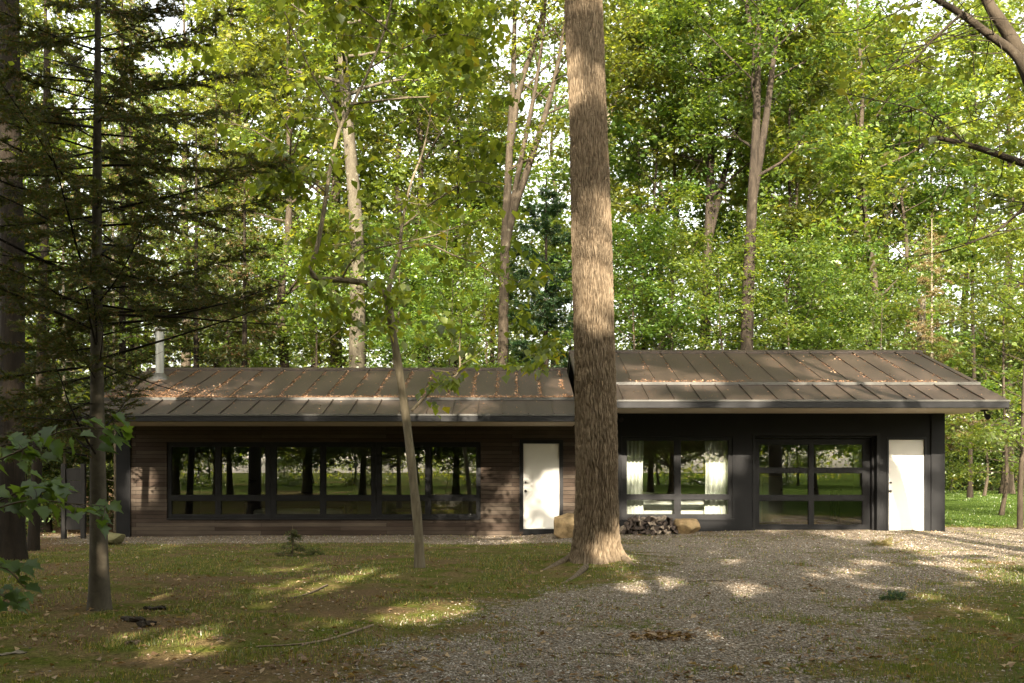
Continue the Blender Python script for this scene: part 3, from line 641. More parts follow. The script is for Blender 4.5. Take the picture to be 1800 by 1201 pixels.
for a in ((440, 1072, 46, 5, .7, 14), (235, 1142, 40, 5, .7, 14), (700, 1092, 40, 8, .6, 8), (400, 1035, 50, 5, .6, 8), (870, 1120, 30, 8, .5, 0), (1010, 1075, 24, 6, .5, 0), (570, 1022, 62, 11, 1, 18), (520, 1046, 70, 9, .8, 15), (655, 1008, 32, 6, 1, 8), (765, 1071, 66, 15, 1, 12), (640, 1072, 40, 8, .75, 12), (290, 1120, 75, 15, .9, 30), (330, 1143, 62, 9, 1, 25), (265, 1052, 24, 3, 1, 3), (560, 1100, 46, 9, .6, 15), (60, 1095, 30, 5, .6, 10),
          (1095, 988, 46, 12, .9, 5), (1140, 1022, 44, 10, 1, 10), (1135, 1040, 30, 10, .8, 0), (1120, 1140, 34, 14, .8, 0), (1245, 1125, 26, 12, .9, 0), (1245, 1090, 24, 8, .7, 0), (1300, 1033, 20, 9, 1, -8), (1235, 970, 22, 5, .8, 0), (1285, 985, 12, 4, 1, 0), (1470, 1000, 46, 9, .9, 5), (1450, 1015, 30, 7, .6, 0), (1778, 1016, 44, 9, 1, 0), (1720, 1000, 40, 8, .6, 0), (1790, 990, 30, 5, .9, 0),
          (1600, 945, 110, 5, 1, -30), (1690, 956, 60, 4, 1, -20), (1760, 968, 36, 4, 1, -10), (1760, 948, 50, 4, .8, 0), (1500, 936, 60, 3, 1, 0), (1400, 936, 70, 2, .8, 0), (1640, 1185, 46, 7, .7, 0), (540, 995, 40, 6, .8, 5), (260, 962, 40, 4, .8, 5), (330, 955, 44, 4, .8, 0), (770, 958, 40, 4, .9, 0), (460, 1000, 24, 4, .8, 0), (800, 1010, 40, 7, .4, 0),
          (1720, 862, 120, 7, 1, 0), (1760, 884, 70, 3, .8, 0), (110, 940, 40, 5, 1, 0)): ggap(*a)
for a in ((248, 850, 20, 34, 1), (300, 890, 14, 20, .4), (378, 920, 5, 6, .8), (428, 922, 7, 6, .9), (972, 842, 15, 18, 1), (976, 878, 12, 8, 1), (975, 902, 9, 6, .6), (998, 855, 10, 20, .8), (1190, 890, 95, 24, 1), (1130, 850, 12, 40, .8), (1250, 850, 14, 36, .9), (1191, 860, 10, 50, .6), (1312, 830, 28, 36, .55), (1300, 890, 24, 26, .5), (1420, 929, 90, 7, 1), (1425, 850, 8, 70, .3), (1532, 850, 18, 60, .8), (1580, 850, 22, 40, 1), (1605, 835, 20, 18, .6), (1600, 915, 36, 16, .95), (1610, 880, 14, 14, .5), (1640, 850, 12, 50, .5), (217, 850, 10, 40, .5)): wgap(*a)
for a in ((310, 695, 46, 11, 0, 1, 20), (420, 685, 40, 14, 0, .7, 20), (530, 680, 46, 16, 0, .5, 20), (600, 702, 70, 3, 0, .9, 0), (660, 668, 30, 8, 0, .6, 0), (790, 720, 40, 6, 0, .8, 0), (850, 716, 30, 6, 0, .7, 0), (810, 672, 26, 6, 0, .6, 0), (985, 682, 26, 14, 0, .9, 0), (700, 715, 40, 6, 0, .6, 0), (560, 722, 40, 6, 0, .5, 0), (480, 715, 50, 6, 0, .5, 0), (280, 676, 30, 6, 0, .9, 0),
          (1110, 690, 40, 18, 1, .9, 0), (1150, 660, 46, 14, 1, .8, -20), (1225, 672, 40, 10, 1, .9, 0), (1310, 706, 32, 9, 1, 1, 0), (1390, 640, 50, 12, 1, .8, -20), (1460, 655, 70, 12, 1, .9, -30), (1520, 635, 60, 10, 1, 1, -20), (1590, 660, 60, 12, 1, .8, -20), (1440, 690, 70, 9, 1, .7, 0), (1570, 690, 80, 10, 1, .9, -10), (1680, 688, 40, 12, 1, .8, -10), (1560, 674, 140, 3, 1, .9, 0), (1230, 640, 40, 10, 1, .5, -10), (1640, 712, 60, 6, 1, .7, 0), (1150, 705, 50, 8, 1, .9, 0)): rgap(*a)
for a in ((1050, 480, 42, 84, 1), (1046, 400, 24, 36, .9), (1050, 565, 24, 30, .8), (1036, 182, 28, 24, 1), (1040, 18, 26, 20, 1), (1030, 300, 22, 26, .25), (1055, 860, 8, 60, .2), (1088, 972, 22, 10, 1), (700, 470, 70, 50, .7), (800, 560, 80, 60, .8), (850, 620, 40, 30, .8), (640, 330, 70, 60, .7), (620, 100, 110, 80, .6), (740, 120, 80, 70, .6), (760, 300, 70, 60, .6), (840, 430, 60, 60, .7), (600, 200, 130, 120, .5), (770, 450, 130, 130, .45), (1700, 150, 110, 130, .5), (1600, 330, 80, 70, .4)):
    wgap(*a, Y=(9.6 if a[0] < 250 else 14.2 if a[0] < 900 else 15.0))
GC = np.array([g[0] for g in gaps]); GM = np.array([g[1] for g in gaps]); GO = np.array([g[2] for g in gaps])
def keep_mask(P, rng, rmax=1e9):  # drops the leaves that would block a chosen sun patch
    uv = uv_of(P); keep = np.ones(len(P), bool)
    wob = 0.35 * (fbm(uv[:, 0] * 2.1 + 60, uv[:, 1] * 2.1 + 60, 3) - .5)
    for c, m, o in zip(GC, GM, GO):
        d = np.linalg.norm((uv - c) @ m.T, axis=1) + wob * 1.6
        keep &= ~((d < 1.15) & (rng.random(len(P)) < o))
    return keep
# ------------------------------------------------------------------ trees
def limb_path(p0, d, L, rng, n=6, up=0.25, jit=0.12):
    P = [p0]; d = unit(d)
    for _ in range(n - 1):
        d = unit(d + rng.normal(size=3) * jit + np.array([0, 0, up / n])); P.append(P[-1] + d * L / (n - 1))
    return np.array(P)
def tree_parts(rng, H, r0, cb, spread, n_limb, per, size, leafm, barkm, root, path=None, top=0.35, el=(15, 55), rc=(0.45, 0.8), flat=0.42, wob=0.25, stems=None, sub=4, crown="crown"):
    tb = Tubes(); cents = []; rads = []
    paths = []
    if stems is not None: paths = [(smooth_path(s, 6), r) for s, r in stems]
    else:
        if path is None:
            z = np.linspace(0, H, 9); path = np.stack([np.cumsum(rng.normal(size=9) * wob * H / 60), np.cumsum(rng.normal(size=9) * wob * H / 60), z], 1); path[0, :2] = 0; path -= np.array([path[0, 0], path[0, 1], 0])
        paths = [(smooth_path(path, 4), r0)]
    for P, rr in paths:
        t = np.linspace(0, 1, len(P)); rad = rr * (1 - (1 - top * 0.3) * t ** 1.15)
        if P[0][2] < 0.3: rad = rad * (1 + 0.45 * np.exp(-(P[:, 2] - P[0][2]) / 0.35)); 
        tb.add(P, np.maximum(rad, 0.012), 12)
        n = n_limb
        for k in range(n):
            tt = cb + (0.97 - cb) * (k + rng.random()) / n; i = min(int(tt * (len(P) - 1)), len(P) - 2); p0 = P[i] + (P[i + 1] - P[i]) * (tt * (len(P) - 1) - i)
            az = k * 2.4 + rng.normal() * 0.5; e = math.radians(el[0] + (el[1] - el[0]) * (tt - cb) / (1 - cb) + rng.normal() * 9)
            L = spread * (1.0 - 0.55 * abs((tt - cb) / (1 - cb) - 0.35)) * (0.65 + 0.6 * rng.random())
            lr = max(rr * (1 - 0.85 * tt) * 0.42, 0.012)
            Q = limb_path(p0, np.array([math.cos(az) * math.cos(e), math.sin(az) * math.cos(e), math.sin(e)]), L, rng)
            tb.add(Q, np.linspace(lr, 0.008, len(Q)), 6)
            for q in range(sub):
                u = 0.35 + 0.65 * (q + rng.random() * .8) / sub; ii = min(int(u * 5), 4); s0 = Q[ii] + (Q[ii + 1] - Q[ii]) * (u * 5 - ii)
                dd = unit(Q[ii + 1] - Q[ii] + rng.normal(size=3) * np.array([.9, .9, .35])); L2 = L * (0.22 + 0.3 * rng.random())
                S = limb_path(s0, dd, L2, rng, 4, 0.1, 0.18); tb.add(S, np.linspace(max(lr * .4, .008), 0.004, 4), 4)
                for w_ in (0.55, 1.0):
                    cents.append(S[-1] * w_ + S[0] * (1 - w_)); rads.append(rc[0] + (rc[1] - rc[0]) * rng.random())
            cents.append(Q[-1]); rads.append(rc[0])
    trunk = tb.build("trunk", barkm, root)
    c = np.array(cents); r = np.array(rads)
    leaf = leaf_mesh(crown, *leaves_at(c, r * 0.62, per, rng, size, flat), 0.14, leafm, root, rng)
    return trunk, leaf

def gpos(px, Y):
    x = (px - 900) / F * Y; return (x, Y, float(gz(x, Y)) - 0.03)
GW = "woodland trees behind the house"
# five kinds of forest tree, built once each and copied with their parts
kinds = {}
def kind(key, seed, label, **kw):
    r = empty("broadleaf_tree", (0, 0, 0), label, "tree", GW); tree_parts(np.random.default_rng(seed), root=r, **kw); kinds[key] = [r, False]
oak = dict(leafm=M['leaf_oak'], barkm=M['bark_bg']); mpl = dict(leafm=M['leaf_maple'], barkm=M['bark_bg'])
kind('A', 1, "", H=23, r0=0.27, cb=0.30, spread=4.6, n_limb=28, per=42, size=0.24, flat=.3, **oak)
kind('B', 2, "", H=21, r0=0.21, cb=0.24, spread=4.2, n_limb=26, per=42, size=0.24, flat=.3, wob=0.5, **oak)
kind('C', 3, "", H=17, r0=0.14, cb=0.18, spread=3.6, n_limb=26, per=52, size=0.22, flat=.24, wob=0.4, **mpl)
kind('D', 4, "", H=25, r0=0.24, cb=0.42, spread=4.8, n_limb=24, per=42, size=0.26, flat=.32, wob=0.35, **oak)
kind('E', 5, "", H=10, r0=0.08, cb=0.14, spread=2.8, n_limb=22, per=60, size=0.15, el=(0, 35), flat=0.28, wob=0.4, **mpl)
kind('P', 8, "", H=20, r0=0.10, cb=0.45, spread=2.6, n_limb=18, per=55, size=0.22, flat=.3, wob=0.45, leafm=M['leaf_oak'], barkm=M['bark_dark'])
kind('S', 6, "", H=4.2, r0=0.04, cb=0.06, spread=1.9, n_limb=20, per=50, size=0.13, el=(0, 50), flat=0.35, wob=0.3, leafm=M['leaf_shrub'], barkm=M['bark_dark'])
def place(key, px, Y, rz, sc, label, group=GW):
    r, u = kinds[key]
    if not u:
        kinds[key][1] = True; r.location = gpos(px, Y); r.rotation_euler = (0, 0, rz); r.scale = (sc, sc, sc); r["label"] = label; r["group"] = group; return r
    return dup(r, gpos(px, Y), rz, sc, label, group)
exec_list = [
 # key, px, Y, rz, scale, label
 ('A', 585, 36, .4, 1.0, "dark-trunked tall tree behind the roof, just left of the pale lichened trunk"),
 ('B', 505, 33, 1.3, .9, "thin curving tree behind the roof between the flue pipe and slender tree"),
 ('D', 420, 42, 2.2, 1.0, "tall tree far behind the roof, right of the flue pipe"),
 ('A', 330, 47, 3.9, 1.05, "tall tree deep in the woods right above the flue pipe"),
 ('C', 455, 52, .2, 1.2, "bright-leaved tree far back between the spruce tip and slender tree"),
 ('D', 690, 50, 4.4, 1.05, "tall tree deep behind the slender tree's fork"),
 ('B', 745, 38, 5.2, 1.0, "tree behind the roof midway between slender tree and front door"),
 ('A', 820, 56, .9, 1.1, "tall tree far back left of the triple-stemmed tree"),
 ('C', 870, 45, 2.5, 1.0, "pale-footed tree rising behind the roof above the front door"),
 ('D', 985, 60, 1.7, 1.1, "tall tree far back, half hidden by the thick furrowed trunk"),
 ('B', 1120, 44, 3.3, 1.05, "tree behind the higher roof just right of the thick furrowed trunk"),
 ('A', 1165, 58, 2.9, 1.05, "tall tree far back above the curtained window"),
 ('C', 1195, 36, 1.1, 1.0, "bright maple behind the higher roof left of the leaning trunk"),
 ('D', 1400, 50, 5.5, 1.0, "tall tree far back right of the rough dark trunk"),
 ('C', 1390, 35, 4.0, .9, "bright layered tree behind the roof above the garage door"),
 ('B', 1475, 46, .3, 1.1, "leaning tree deep in the woods above the garage door's right edge"),
 ('A', 1560, 60, 1.9, 1.1, "tall tree far back above the right white door"),
 ('B', 1510, 36, 2.7, .95, "tree close behind the roof's right half, left of the dead conifer"),
 ('C', 1600, 40, 5.9, 1.0, "green tree just behind the dead tan conifer"),
 ('D', 1690, 52, 3.6, 1.0, "tall tree beyond the lawn right of the dead conifer"),
 ('A', 1770, 46, .1, .95, "tall tree beyond the lawn near the photo's right edge"),
 ('B', 1880, 40, 2.1, 1.0, "tall tree at the photo's right edge beyond the lawn"),
 ('B', 1640, 66, 4.9, 1.2, "distant tree behind the lawn's far end, above the roof's right tip"),
 ('C', 1850, 62, 3.0, 1.2, "distant pale tree beyond the lawn at the right edge"),
 ('A', 240, 56, 5.0, 1.0, "tall tree deep in the left woods beyond the spruce"),
 ('B', 130, 44, 1.5, 1.0, "dim tree in the left woods just left of the spruce trunk"),
 ('D', 40, 50, 2.0, 1.0, "dim tall tree in the left woods behind the dark edge trunk"),
 ('C', -60, 38, .7, 1.1, "leafy tree at the photo's left edge deep in the woods"),
 ('D', 560, 66, 3.1, 1.2, "very distant tall tree behind the slender tree's left limb"),
 ('A', 1050, 72, 4.2, 1.25, "very distant tree straight behind the thick furrowed trunk"),
 ('D', 1290, 70, 5.0, 1.25, "very distant tall tree between the two dark trunks on the right"),
 ('B', 760, 74, .6, 1.3, "very distant tree between slender tree and triple-stemmed tree"),
 ('D', 1450, 76, 2.4, 1.3, "very distant tall tree above the garage door"),

 ('P', 480, 38, .3, 1.0, "slim dark pole-like tree behind the roof near the flue pipe's right"),
 ('P', 660, 36, 1.3, .95, "slim dark tree just right of the pale lichened trunk"),
 ('P', 795, 42, 2.3, 1.0, "slim dark tree behind the roof left of the front door"),
 ('P', 1100, 36, 3.1, .9, "slim dark tree just right of the thick furrowed trunk"),
 ('P', 1280, 40, 4.0, 1.0, "slim dark tree between the two dark trunks on the right"),
 ('P', 1365, 33, 4.6, .95, "slim dark tree hugging the rough twin-topped trunk's right side"),
 ('P', 1440, 42, 5.2, 1.0, "slim dark tree above the middle of the garage door"),
 ('P', 1585, 44, .9, 1.0, "slim dark tree left of the broken grey trunk"),
 ('P', 1705, 42, 1.8, 1.0, "slim dark tree over the lawn right of the dead conifer"),
]
for a in exec_list: place(*a)
GU = "understorey saplings behind the house"
for a in [
 ('E', 560, 31.0, .5, .85, "low leafy sapling behind the roof, left of the lichened trunk"),
 ('E', 700, 32.5, 1.9, .9, "low leafy sapling behind the roof at the slender tree's trunk"),
 ('E', 790, 30.5, 2.6, .75, "low leafy sapling behind the roof above the window band's right end"),
 ('E', 1110, 31.0, 3.7, .85, "bright layered maple sapling right of the thick furrowed trunk"),
 ('E', 1185, 31.5, .2, .9, "bright layered maple sapling above the curtained window"),
 ('E', 1265, 30.5, 4.4, .8, "bright layered maple sapling between the two dark trunks on the right"),
 ('E', 1385, 31.5, 5.3, .85, "low leafy sapling behind the roof right of the rough dark trunk"),
 ('E', 1465, 33.0, 1.1, .8, "low leafy sapling behind the roof above the garage door's right half"),
 ('E', 1545, 31.5, 2.2, .7, "low leafy sapling behind the roof above the right white door"),
 ('E', 1760, 30.0, 3.0, .8, "leafy tree overhanging the roof's right tip beside the lawn"),
 ('E', 1730, 44.0, 3.8, .8, "small tree on the lawn with a thin bare trunk, right of the house"),
 ('E', 400, 32.0, 4.9, .8, "dim leafy sapling behind the roof right of the flue pipe"),
 ('E', 130, 31.0, .9, .8, "dim leafy sapling left of the house behind the thin pale pole trunk"),
 ('E', 20, 27.0, 2.0, .8, "dim leafy sapling in the left woods behind the edge trunk"),

 ('E', 470, 37.0, .7, 1.0, "leafy sapling well behind the roof, right of the dark drooping conifer"),
 ('E', 640, 38.5, 2.9, 1.05, "leafy sapling well behind the pale lichened trunk"),
 ('E', 760, 36.5, 1.2, 1.0, "leafy sapling well behind the roof, right of the slender tree"),
 ('E', 850, 37.5, 4.1, 1.0, "leafy sapling behind the roof left of the triple-stemmed tree's foot"),
 ('E', 920, 39.5, 5.0, 1.05, "leafy sapling well behind the dark green pine"),
 ('E', 1000, 36.5, 3.3, .95, "leafy sapling behind the roof gap beside the thick furrowed trunk"),
 ('E', 1330, 38.0, 2.0, 1.0, "leafy sapling well behind the rough twin-topped trunk"),
 ('E', 1430, 38.5, .1, 1.0, "leafy sapling well behind the roof above the garage door"),
 ('E', 1590, 37.0, 1.6, .9, "leafy sapling behind the broken grey trunk"),
]: place(*a, GU)
GS = "shrubs along the edge of the woods"
for a in [
 ('S', 1680, 58, .4, 1.3, "dark shrub at the lawn's far end beside the house corner"),
 ('S', 1740, 60, 1.4, 1.4, "dark shrub at the lawn's far end behind the small lawn tree"),
 ('S', 1800, 57, 2.4, 1.3, "dark shrub at the lawn's far end near the right edge"),
 ('S', 1710, 66, 3.4, 1.8, "tall dark shrub behind the hedge at the lawn's far end"),
 ('S', 1785, 66, 4.4, 1.8, "tall dark shrub behind the hedge at far right"),
 ('S', 1860, 60, 4.9, 1.5, "dark shrub at the lawn's far right beyond the frame's edge"),
 ('S', 1672, 50, 5.9, 1.5, "dark leafy shrub across the lawn, nearest the house's right corner"),
 ('S', 1705, 52, .7, 1.7, "tall dark shrub across the lawn below the dead conifer's right side"),
 ('S', 1745, 51, 1.7, 1.6, "dark shrub across the lawn between the two slim lawn trees"),
 ('S', 1790, 50, 2.7, 1.7, "dark shrub across the lawn behind the pale-leaved small tree"),
 ('S', 120, 27, .9, .75, "low green shrub left of the house behind the spruce trunk"),
 ('S', 45, 24, 1.9, .7, "low green shrub in the left woods behind the leaning dark trunk"),
 ('S', 180, 30, 2.9, .9, "low green shrub behind the house's left corner"),
 ('S', 75, 34, 3.3, 1.1, "green shrub farther back in the left woods"),
 ('S', -20, 30, 5.3, 1.0, "green shrub at the photo's left edge in the woods"),
]: place(*a, GS)

# single forest trees with trunks one can pick out
def stem(pts, Y0, Ys=None):                                    # photo pixels -> local stem path around its base
    ps = [at(px, py, (Ys[i] if Ys else Y0)) for i, (px, py) in enumerate(pts)]; return np.array(ps)
def solo(name, label, Y, stems, seed, **kw):
    base = stems[0][0][0].copy(); base[2] = float(gz(base[0], base[1])) - 0.05
    st = []
    for i, (P, r) in enumerate(stems):
        P = P.copy(); P = P - base
        if i == 0: P[0] = 0
        st.append((P, r))
    e = empty(name, base, label, "tree", GW); tree_parts(np.random.default_rng(seed), H=0, r0=0, root=e, stems=st, **kw); return e
solo("broadleaf_tree", "tall tree with thick pale lichened trunk behind the slender bent tree", 31, [(stem([(628, 860), (628, 640), (627, 420), (612, 220), (596, 20), (585, -180), (590, -330)], 31), 0.30)], 31,
     cb=.52, spread=4.0, n_limb=18, per=70, size=.18, leafm=M['leaf_oak'], barkm=M['bark_lichen'])
solo("broadleaf_tree", "triple-stemmed tree forking above the roof, left of the thick furrowed trunk", 33, [
     (stem([(883, 860), (884, 640), (888, 430), (896, 260), (903, 110), (906, -60), (912, -300)], 33), .20),
     (stem([(896, 260), (915, 150), (945, 60), (962, -40), (985, -260)], 33), .12),
     (stem([(890, 420), (912, 300), (940, 160), (958, 20), (965, -200)], 33), .11),
     (stem([(886, 450), (900, 380), (930, 290), (962, 190), (985, 90), (1003, -40), (1030, -250)], 33), .15)], 32,
     cb=.45, spread=3.4, n_limb=9, per=60, size=.17, leafm=M['leaf_oak'], barkm=M['bark_bg'])
solo("broadleaf_tree", "tall tree with rough dark twin-topped trunk above the garage door", 30, [
     (stem([(1312, 860), (1313, 600), (1320, 400), (1328, 250), (1332, 130), (1335, -30), (1340, -300)], 30), .22),
     (stem([(1322, 360), (1345, 220), (1360, 100), (1372, 0), (1400, -200)], 30), .13),
     (stem([(1332, 120), (1318, 40), (1300, -60), (1270, -220)], 30), .10)], 33,
     cb=.40, spread=3.6, n_limb=11, per=65, size=.17, leafm=M['leaf_oak'], barkm=M['bark_rough'])
solo("broadleaf_tree", "tall tree with straight dark trunk behind the roof above the black pillar", 34, [
     (stem([(1232, 860), (1238, 620), (1245, 420), (1250, 250), (1248, 80), (1243, -80), (1240, -280)], 34), .20),
     (stem([(1244, 430), (1275, 300), (1310, 180), (1340, 90)], 34), .13)], 34,
     cb=.40, spread=3.6, n_limb=14, per=65, size=.17, leafm=M['leaf_maple'], barkm=M['bark_rough'])
solo("broadleaf_tree", "tree with a pale limb leaning right from behind the thick furrowed trunk", 38, [
     (stem([(1010, 860), (1022, 600), (1040, 350), (1072, 200), (1115, 130), (1180, 75), (1250, -20)], 38), .21)], 35,
     cb=.5, spread=3.6, n_limb=16, per=60, size=.17, leafm=M['leaf_oak'], barkm=M['bark_pale'])
solo("broadleaf_tree", "leaning forked tree with pale stems deep in the woods, left of the dead conifer", 44, [
     (stem([(1470, 850), (1480, 600), (1500, 420), (1522, 290), (1535, 180), (1540, 20)], 44), .16),
     (stem([(1485, 520), (1540, 400), (1590, 330), (1640, 240)], 44), .12)], 36,
     cb=.45, spread=3.6, n_limb=14, per=60, size=.18, leafm=M['leaf_maple'], barkm=M['bark_pale'])
# bare trunks in the left woods
def bare(px_pts, r, mat, name, label, group="dim trunks in the left woods", crown=None):
    b = G(*px_pts[0]); Y = b[1]; P = [np.array([b[0], b[1], b[2] - .05])] + [at(px, py, Y) for px, py in px_pts[1:]]
    e = empty(name, P[0], label, "tree", group); tb = Tubes(); Q = smooth_path(np.array(P) - P[0], 6)
    t = np.linspace(0, 1, len(Q)); tb.add(Q, r * (1 - .4 * t) * (1 + .3 * np.exp(-Q[:, 2] / .3)), 14)
    rng = np.random.default_rng(int(px_pts[0][0]) + 3); cents = []
    for k in range(10):
        i = int(len(Q) * (.35 + .6 * rng.random())) - 1; a = rng.random() * 6.28
        S = limb_path(Q[i], np.array([math.cos(a), math.sin(a), .15]), .6 + 1.0 * rng.random(), rng, 4); tb.add(S, np.linspace(.018, .005, 4), 4); cents += [S[-1], S[2]]
    tb.build("trunk", mat, e)
    top = Q[-1]; c = np.concatenate([np.array(cents), top + rng.normal(size=(26, 3)) * np.array([1.4, 1.4, 1.2])])
    leaf_mesh("crown", *leaves_at(c, np.full(len(c), .38), 45, rng, .12, .5), .14, M['leaf_oak'], e, rng); return e
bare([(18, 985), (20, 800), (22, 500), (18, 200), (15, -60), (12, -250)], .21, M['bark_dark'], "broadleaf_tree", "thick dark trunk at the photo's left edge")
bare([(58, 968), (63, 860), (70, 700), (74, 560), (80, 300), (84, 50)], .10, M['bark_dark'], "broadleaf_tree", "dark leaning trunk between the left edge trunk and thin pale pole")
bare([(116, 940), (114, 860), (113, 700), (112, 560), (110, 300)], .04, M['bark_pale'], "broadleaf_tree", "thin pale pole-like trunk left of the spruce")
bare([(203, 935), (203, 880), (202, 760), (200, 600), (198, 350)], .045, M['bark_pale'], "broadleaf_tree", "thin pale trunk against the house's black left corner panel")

# conifers
def conifer_parts(rng, H, r0, z0, L0, dz, root, mat, barkm, path=None, needle=(0.05, 0.010), tw=0.11, per=26, droop=0.25, shape=1.0, bare_z=0.0, sparse=1.0, az_rng=None, up=0.0, Lmin=0.25):
    tb = Tubes()
    if path is None: path = np.stack([np.zeros(6), np.zeros(6), np.linspace(0, H, 6)], 1)
    P = smooth_path(path, 5); t = np.linspace(0, 1, len(P)); tb.add(P, np.maximum(r0 * (1 - .85 * t) * (1 + .35 * np.exp(-P[:, 2] / .25)), .01), 16)
    C = []; D = []; k = 0; z = z0; tb2 = Tubes()
    while z < H * 0.985:
        for q in range(int(rng.integers(3, 6))):
            zz = z + rng.normal() * dz * .3; tt = np.clip(zz / H, 0, 1); i = min(int(tt * (len(P) - 1)), len(P) - 2); p0 = P[i] + (P[i + 1] - P[i]) * (tt * (len(P) - 1) - i)
            az = k * 2.4 + rng.normal() * .4; k += 1
            L = max(L0 * (1 - tt) ** shape, Lmin) * (0.6 + 0.55 * rng.random())
            dirn = np.array([math.cos(az), math.sin(az), up - droop * .6 + rng.normal() * .22])
            if zz < bare_z + .9: L *= .6; dirn[2] += .12
            if bare_z > 0 and dirn[0] > .1 and zz < 4.1: L *= .8; dirn[2] += .30
            Q = limb_path(p0, dirn, L, rng, 6, 0.25 if droop < .5 else -.1, .07); lr = max(.005, .0075 * L)
            if not (bare_z > 0 and zz < 3.35 and dirn[0] > .05): (tb if bare_z == 0 else tb2).add(Q, np.linspace(lr, .002, 6), 5)
            if bare_z > 0 and zz < 3.35 and dirn[0] > .05: continue
            live = rng.random() < sparse and zz > bare_z
            m = int(L / tw)
            for s in range(m):
                u = .18 + .82 * (s + rng.random()) / m; ii = min(int(u * 5), 4); s0 = Q[ii] + (Q[ii + 1] - Q[ii]) * (u * 5 - ii); bd = unit(Q[ii + 1] - Q[ii])
                side = unit(np.cross(bd, [0, 0, 1.0])) * (1 if s % 2 else -1)
                tl = (.10 + .30 * L * .35 * (1.1 - u)) * (.6 + .8 * rng.random()); td = unit(bd * .75 + side * .8 + rng.normal(size=3) * .32 + np.array([0, 0, -droop * .5]))
                if bare_z > 0 and s0[2] < 2.95 and s0[0] > .25: continue
                if not live:
                    if rng.random() < .35: tb.add(np.array([s0, s0 + td * tl * .5 + rng.normal(size=3) * .02, s0 + td * tl]), [.003, .0025, .0015], 3)
                    continue
                w_ = rng.random(per); pos = s0 + td * (tl * w_)[:, None]; C.append(pos)
                nd_ = td * .7 + rng.normal(size=(per, 3)) * np.array([.55, .55, .35]); D.append(nd_)
        z += dz * (.8 + .4 * rng.random())
    tr = tb.build("trunk", barkm, root)
    if tb2.n: tb2.build("boughs", M['bark_dark'], root)
    if C:
        C = np.concatenate(C); D = unit(np.concatenate(D)); n = len(C)
        leaf_mesh("foliage", C, D, rng.normal(size=(n, 3)), needle[0] * (.7 + .6 * rng.random(n)), np.full(n, needle[1]), 0.0, mat, root, rng)
    return tr
# the near spruce on the left
b = G(175, 1072); e = empty("spruce_tree", b - np.array([0, 0, .04]), "tall dark spruce on the left with speckled grey trunk and spreading bare lower boughs", "tree")
pth = np.array([[0, 0, 0]] + [at(px, py, b[1]) - b for px, py in ((173, 900), (171, 720), (170, 500), (171, 250), (172, 0), (172, -500))])
conifer_parts(np.random.default_rng(41), float(pth[-1][2]), .094, 2.35, 3.3, .17, e, M['needle'], M['bark_spruce'], pth, (.044, .0088), .05, 72, .30, .55, 2.5, .88, up=.10, Lmin=.5)
for key, px, Y, seed, H, L0, lb in (('h', 345, 30, 42, 12, 2.0, "dark drooping conifer behind the flue pipe"), ('h', 230, 31, 43, 18, 3.0, "dark conifer in the left woods behind the spruce"), ('h', 430, 30, 44, 11, 2.2, "dark conifer behind the roof right of the flue pipe"), ('h', 215, 27.5, 48, 15, 2.2, "dark conifer left of the flue pipe behind the spruce"), ('h', 80, 25.5, 49, 16, 2.1, "dark conifer left of the house behind the thin pale pole trunk"), ('h', 380, 36, 52, 16, 3.0, "dark conifer deep in the woods above the flue pipe's right side"), ('h', 5, 20.5, 47, 14, 2.2, "dark conifer at the left edge behind the leaning dark trunk")):
    e = empty("hemlock_tree", gpos(px, Y), lb, "tree", "dark conifers on the left")
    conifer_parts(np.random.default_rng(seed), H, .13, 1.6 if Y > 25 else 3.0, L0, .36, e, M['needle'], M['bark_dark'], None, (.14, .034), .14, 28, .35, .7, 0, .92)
e = empty("pine_tree", gpos(960, 34), "dark green pine behind the roof, left of the thick furrowed trunk", "tree")
conifer_parts(np.random.default_rng(45), 11.5, .14, 2.4, 2.9, .45, e, M['needle_pine'], M['bark_dark'], None, (.20, .026), .13, 50, .0, .6, 0, .95, up=.2)
e = empty("dead_conifer", gpos(1638, 31), "dead tan conifer with bare feathery twigs behind the roof's right end", "tree")
conifer_parts(np.random.default_rng(46), 9.2, .075, 2.6, 2.0, .26, e, M['needle_dead'], M['bark_pale'], None, (.12, .014), .10, 26, .3, .75, 0, .9)
e = empty("tree_snag", gpos(1617, 33), "broken pale grey trunk beside the dead conifer", "tree")
tb = Tubes(); tb.add(np.array([[0, 0, 0], [.02, 0, 2.5], [.05, .02, 5], [.07, .02, 7.1]]), [.19, .16, .15, .12], 12); tb.build("trunk", M['bark_lichen'], e)

# the thick furrowed trunk in the middle
bx, by, bz = G(1048, 982); 
big = empty("broadleaf_tree", (bx, by, bz - 0.05), "thick furrowed trunk rising through the middle of the photo in front of the house", "tree")
prof = [(985, 1048, 57), (972, 1047, 47), (955, 1047, 41.5), (930, 1048, 39), (880, 1049, 37), (800, 1049, 36), (650, 1046, 35), (500, 1042, 34), (350, 1038, 33.5), (200, 1033, 33), (100, 1029, 32.5), (0, 1025, 33), (-150, 1020, 31), (-400, 1015, 29), (-800, 1020, 24), (-1200, 1015, 17)]
zs_ = np.array([at(0, p[0], by)[2] for p in prof]) - (bz - .05); xs_ = np.array([at(p[1], 0, by)[0] for p in prof]) - bx; rs_ = np.array([p[2] / F * by for p in prof])
zs_[0] = 0.0
zz = np.concatenate([np.arange(0, 9.2, 0.022), np.arange(9.2, zs_[-1], .25)]); nth = 480; th = np.arange(nth) * 2 * math.pi / nth
rr = np.interp(zz, zs_, rs_); cx = np.interp(zz, zs_, xs_)
TH, Z2 = np.meshgrid(th, zz); s = TH / (2 * math.pi)
def per_noise(u, v, fu): return vn((u * fu) % fu, v) * (1 - u) + vn((u * fu) % fu + 0.0, v) * u
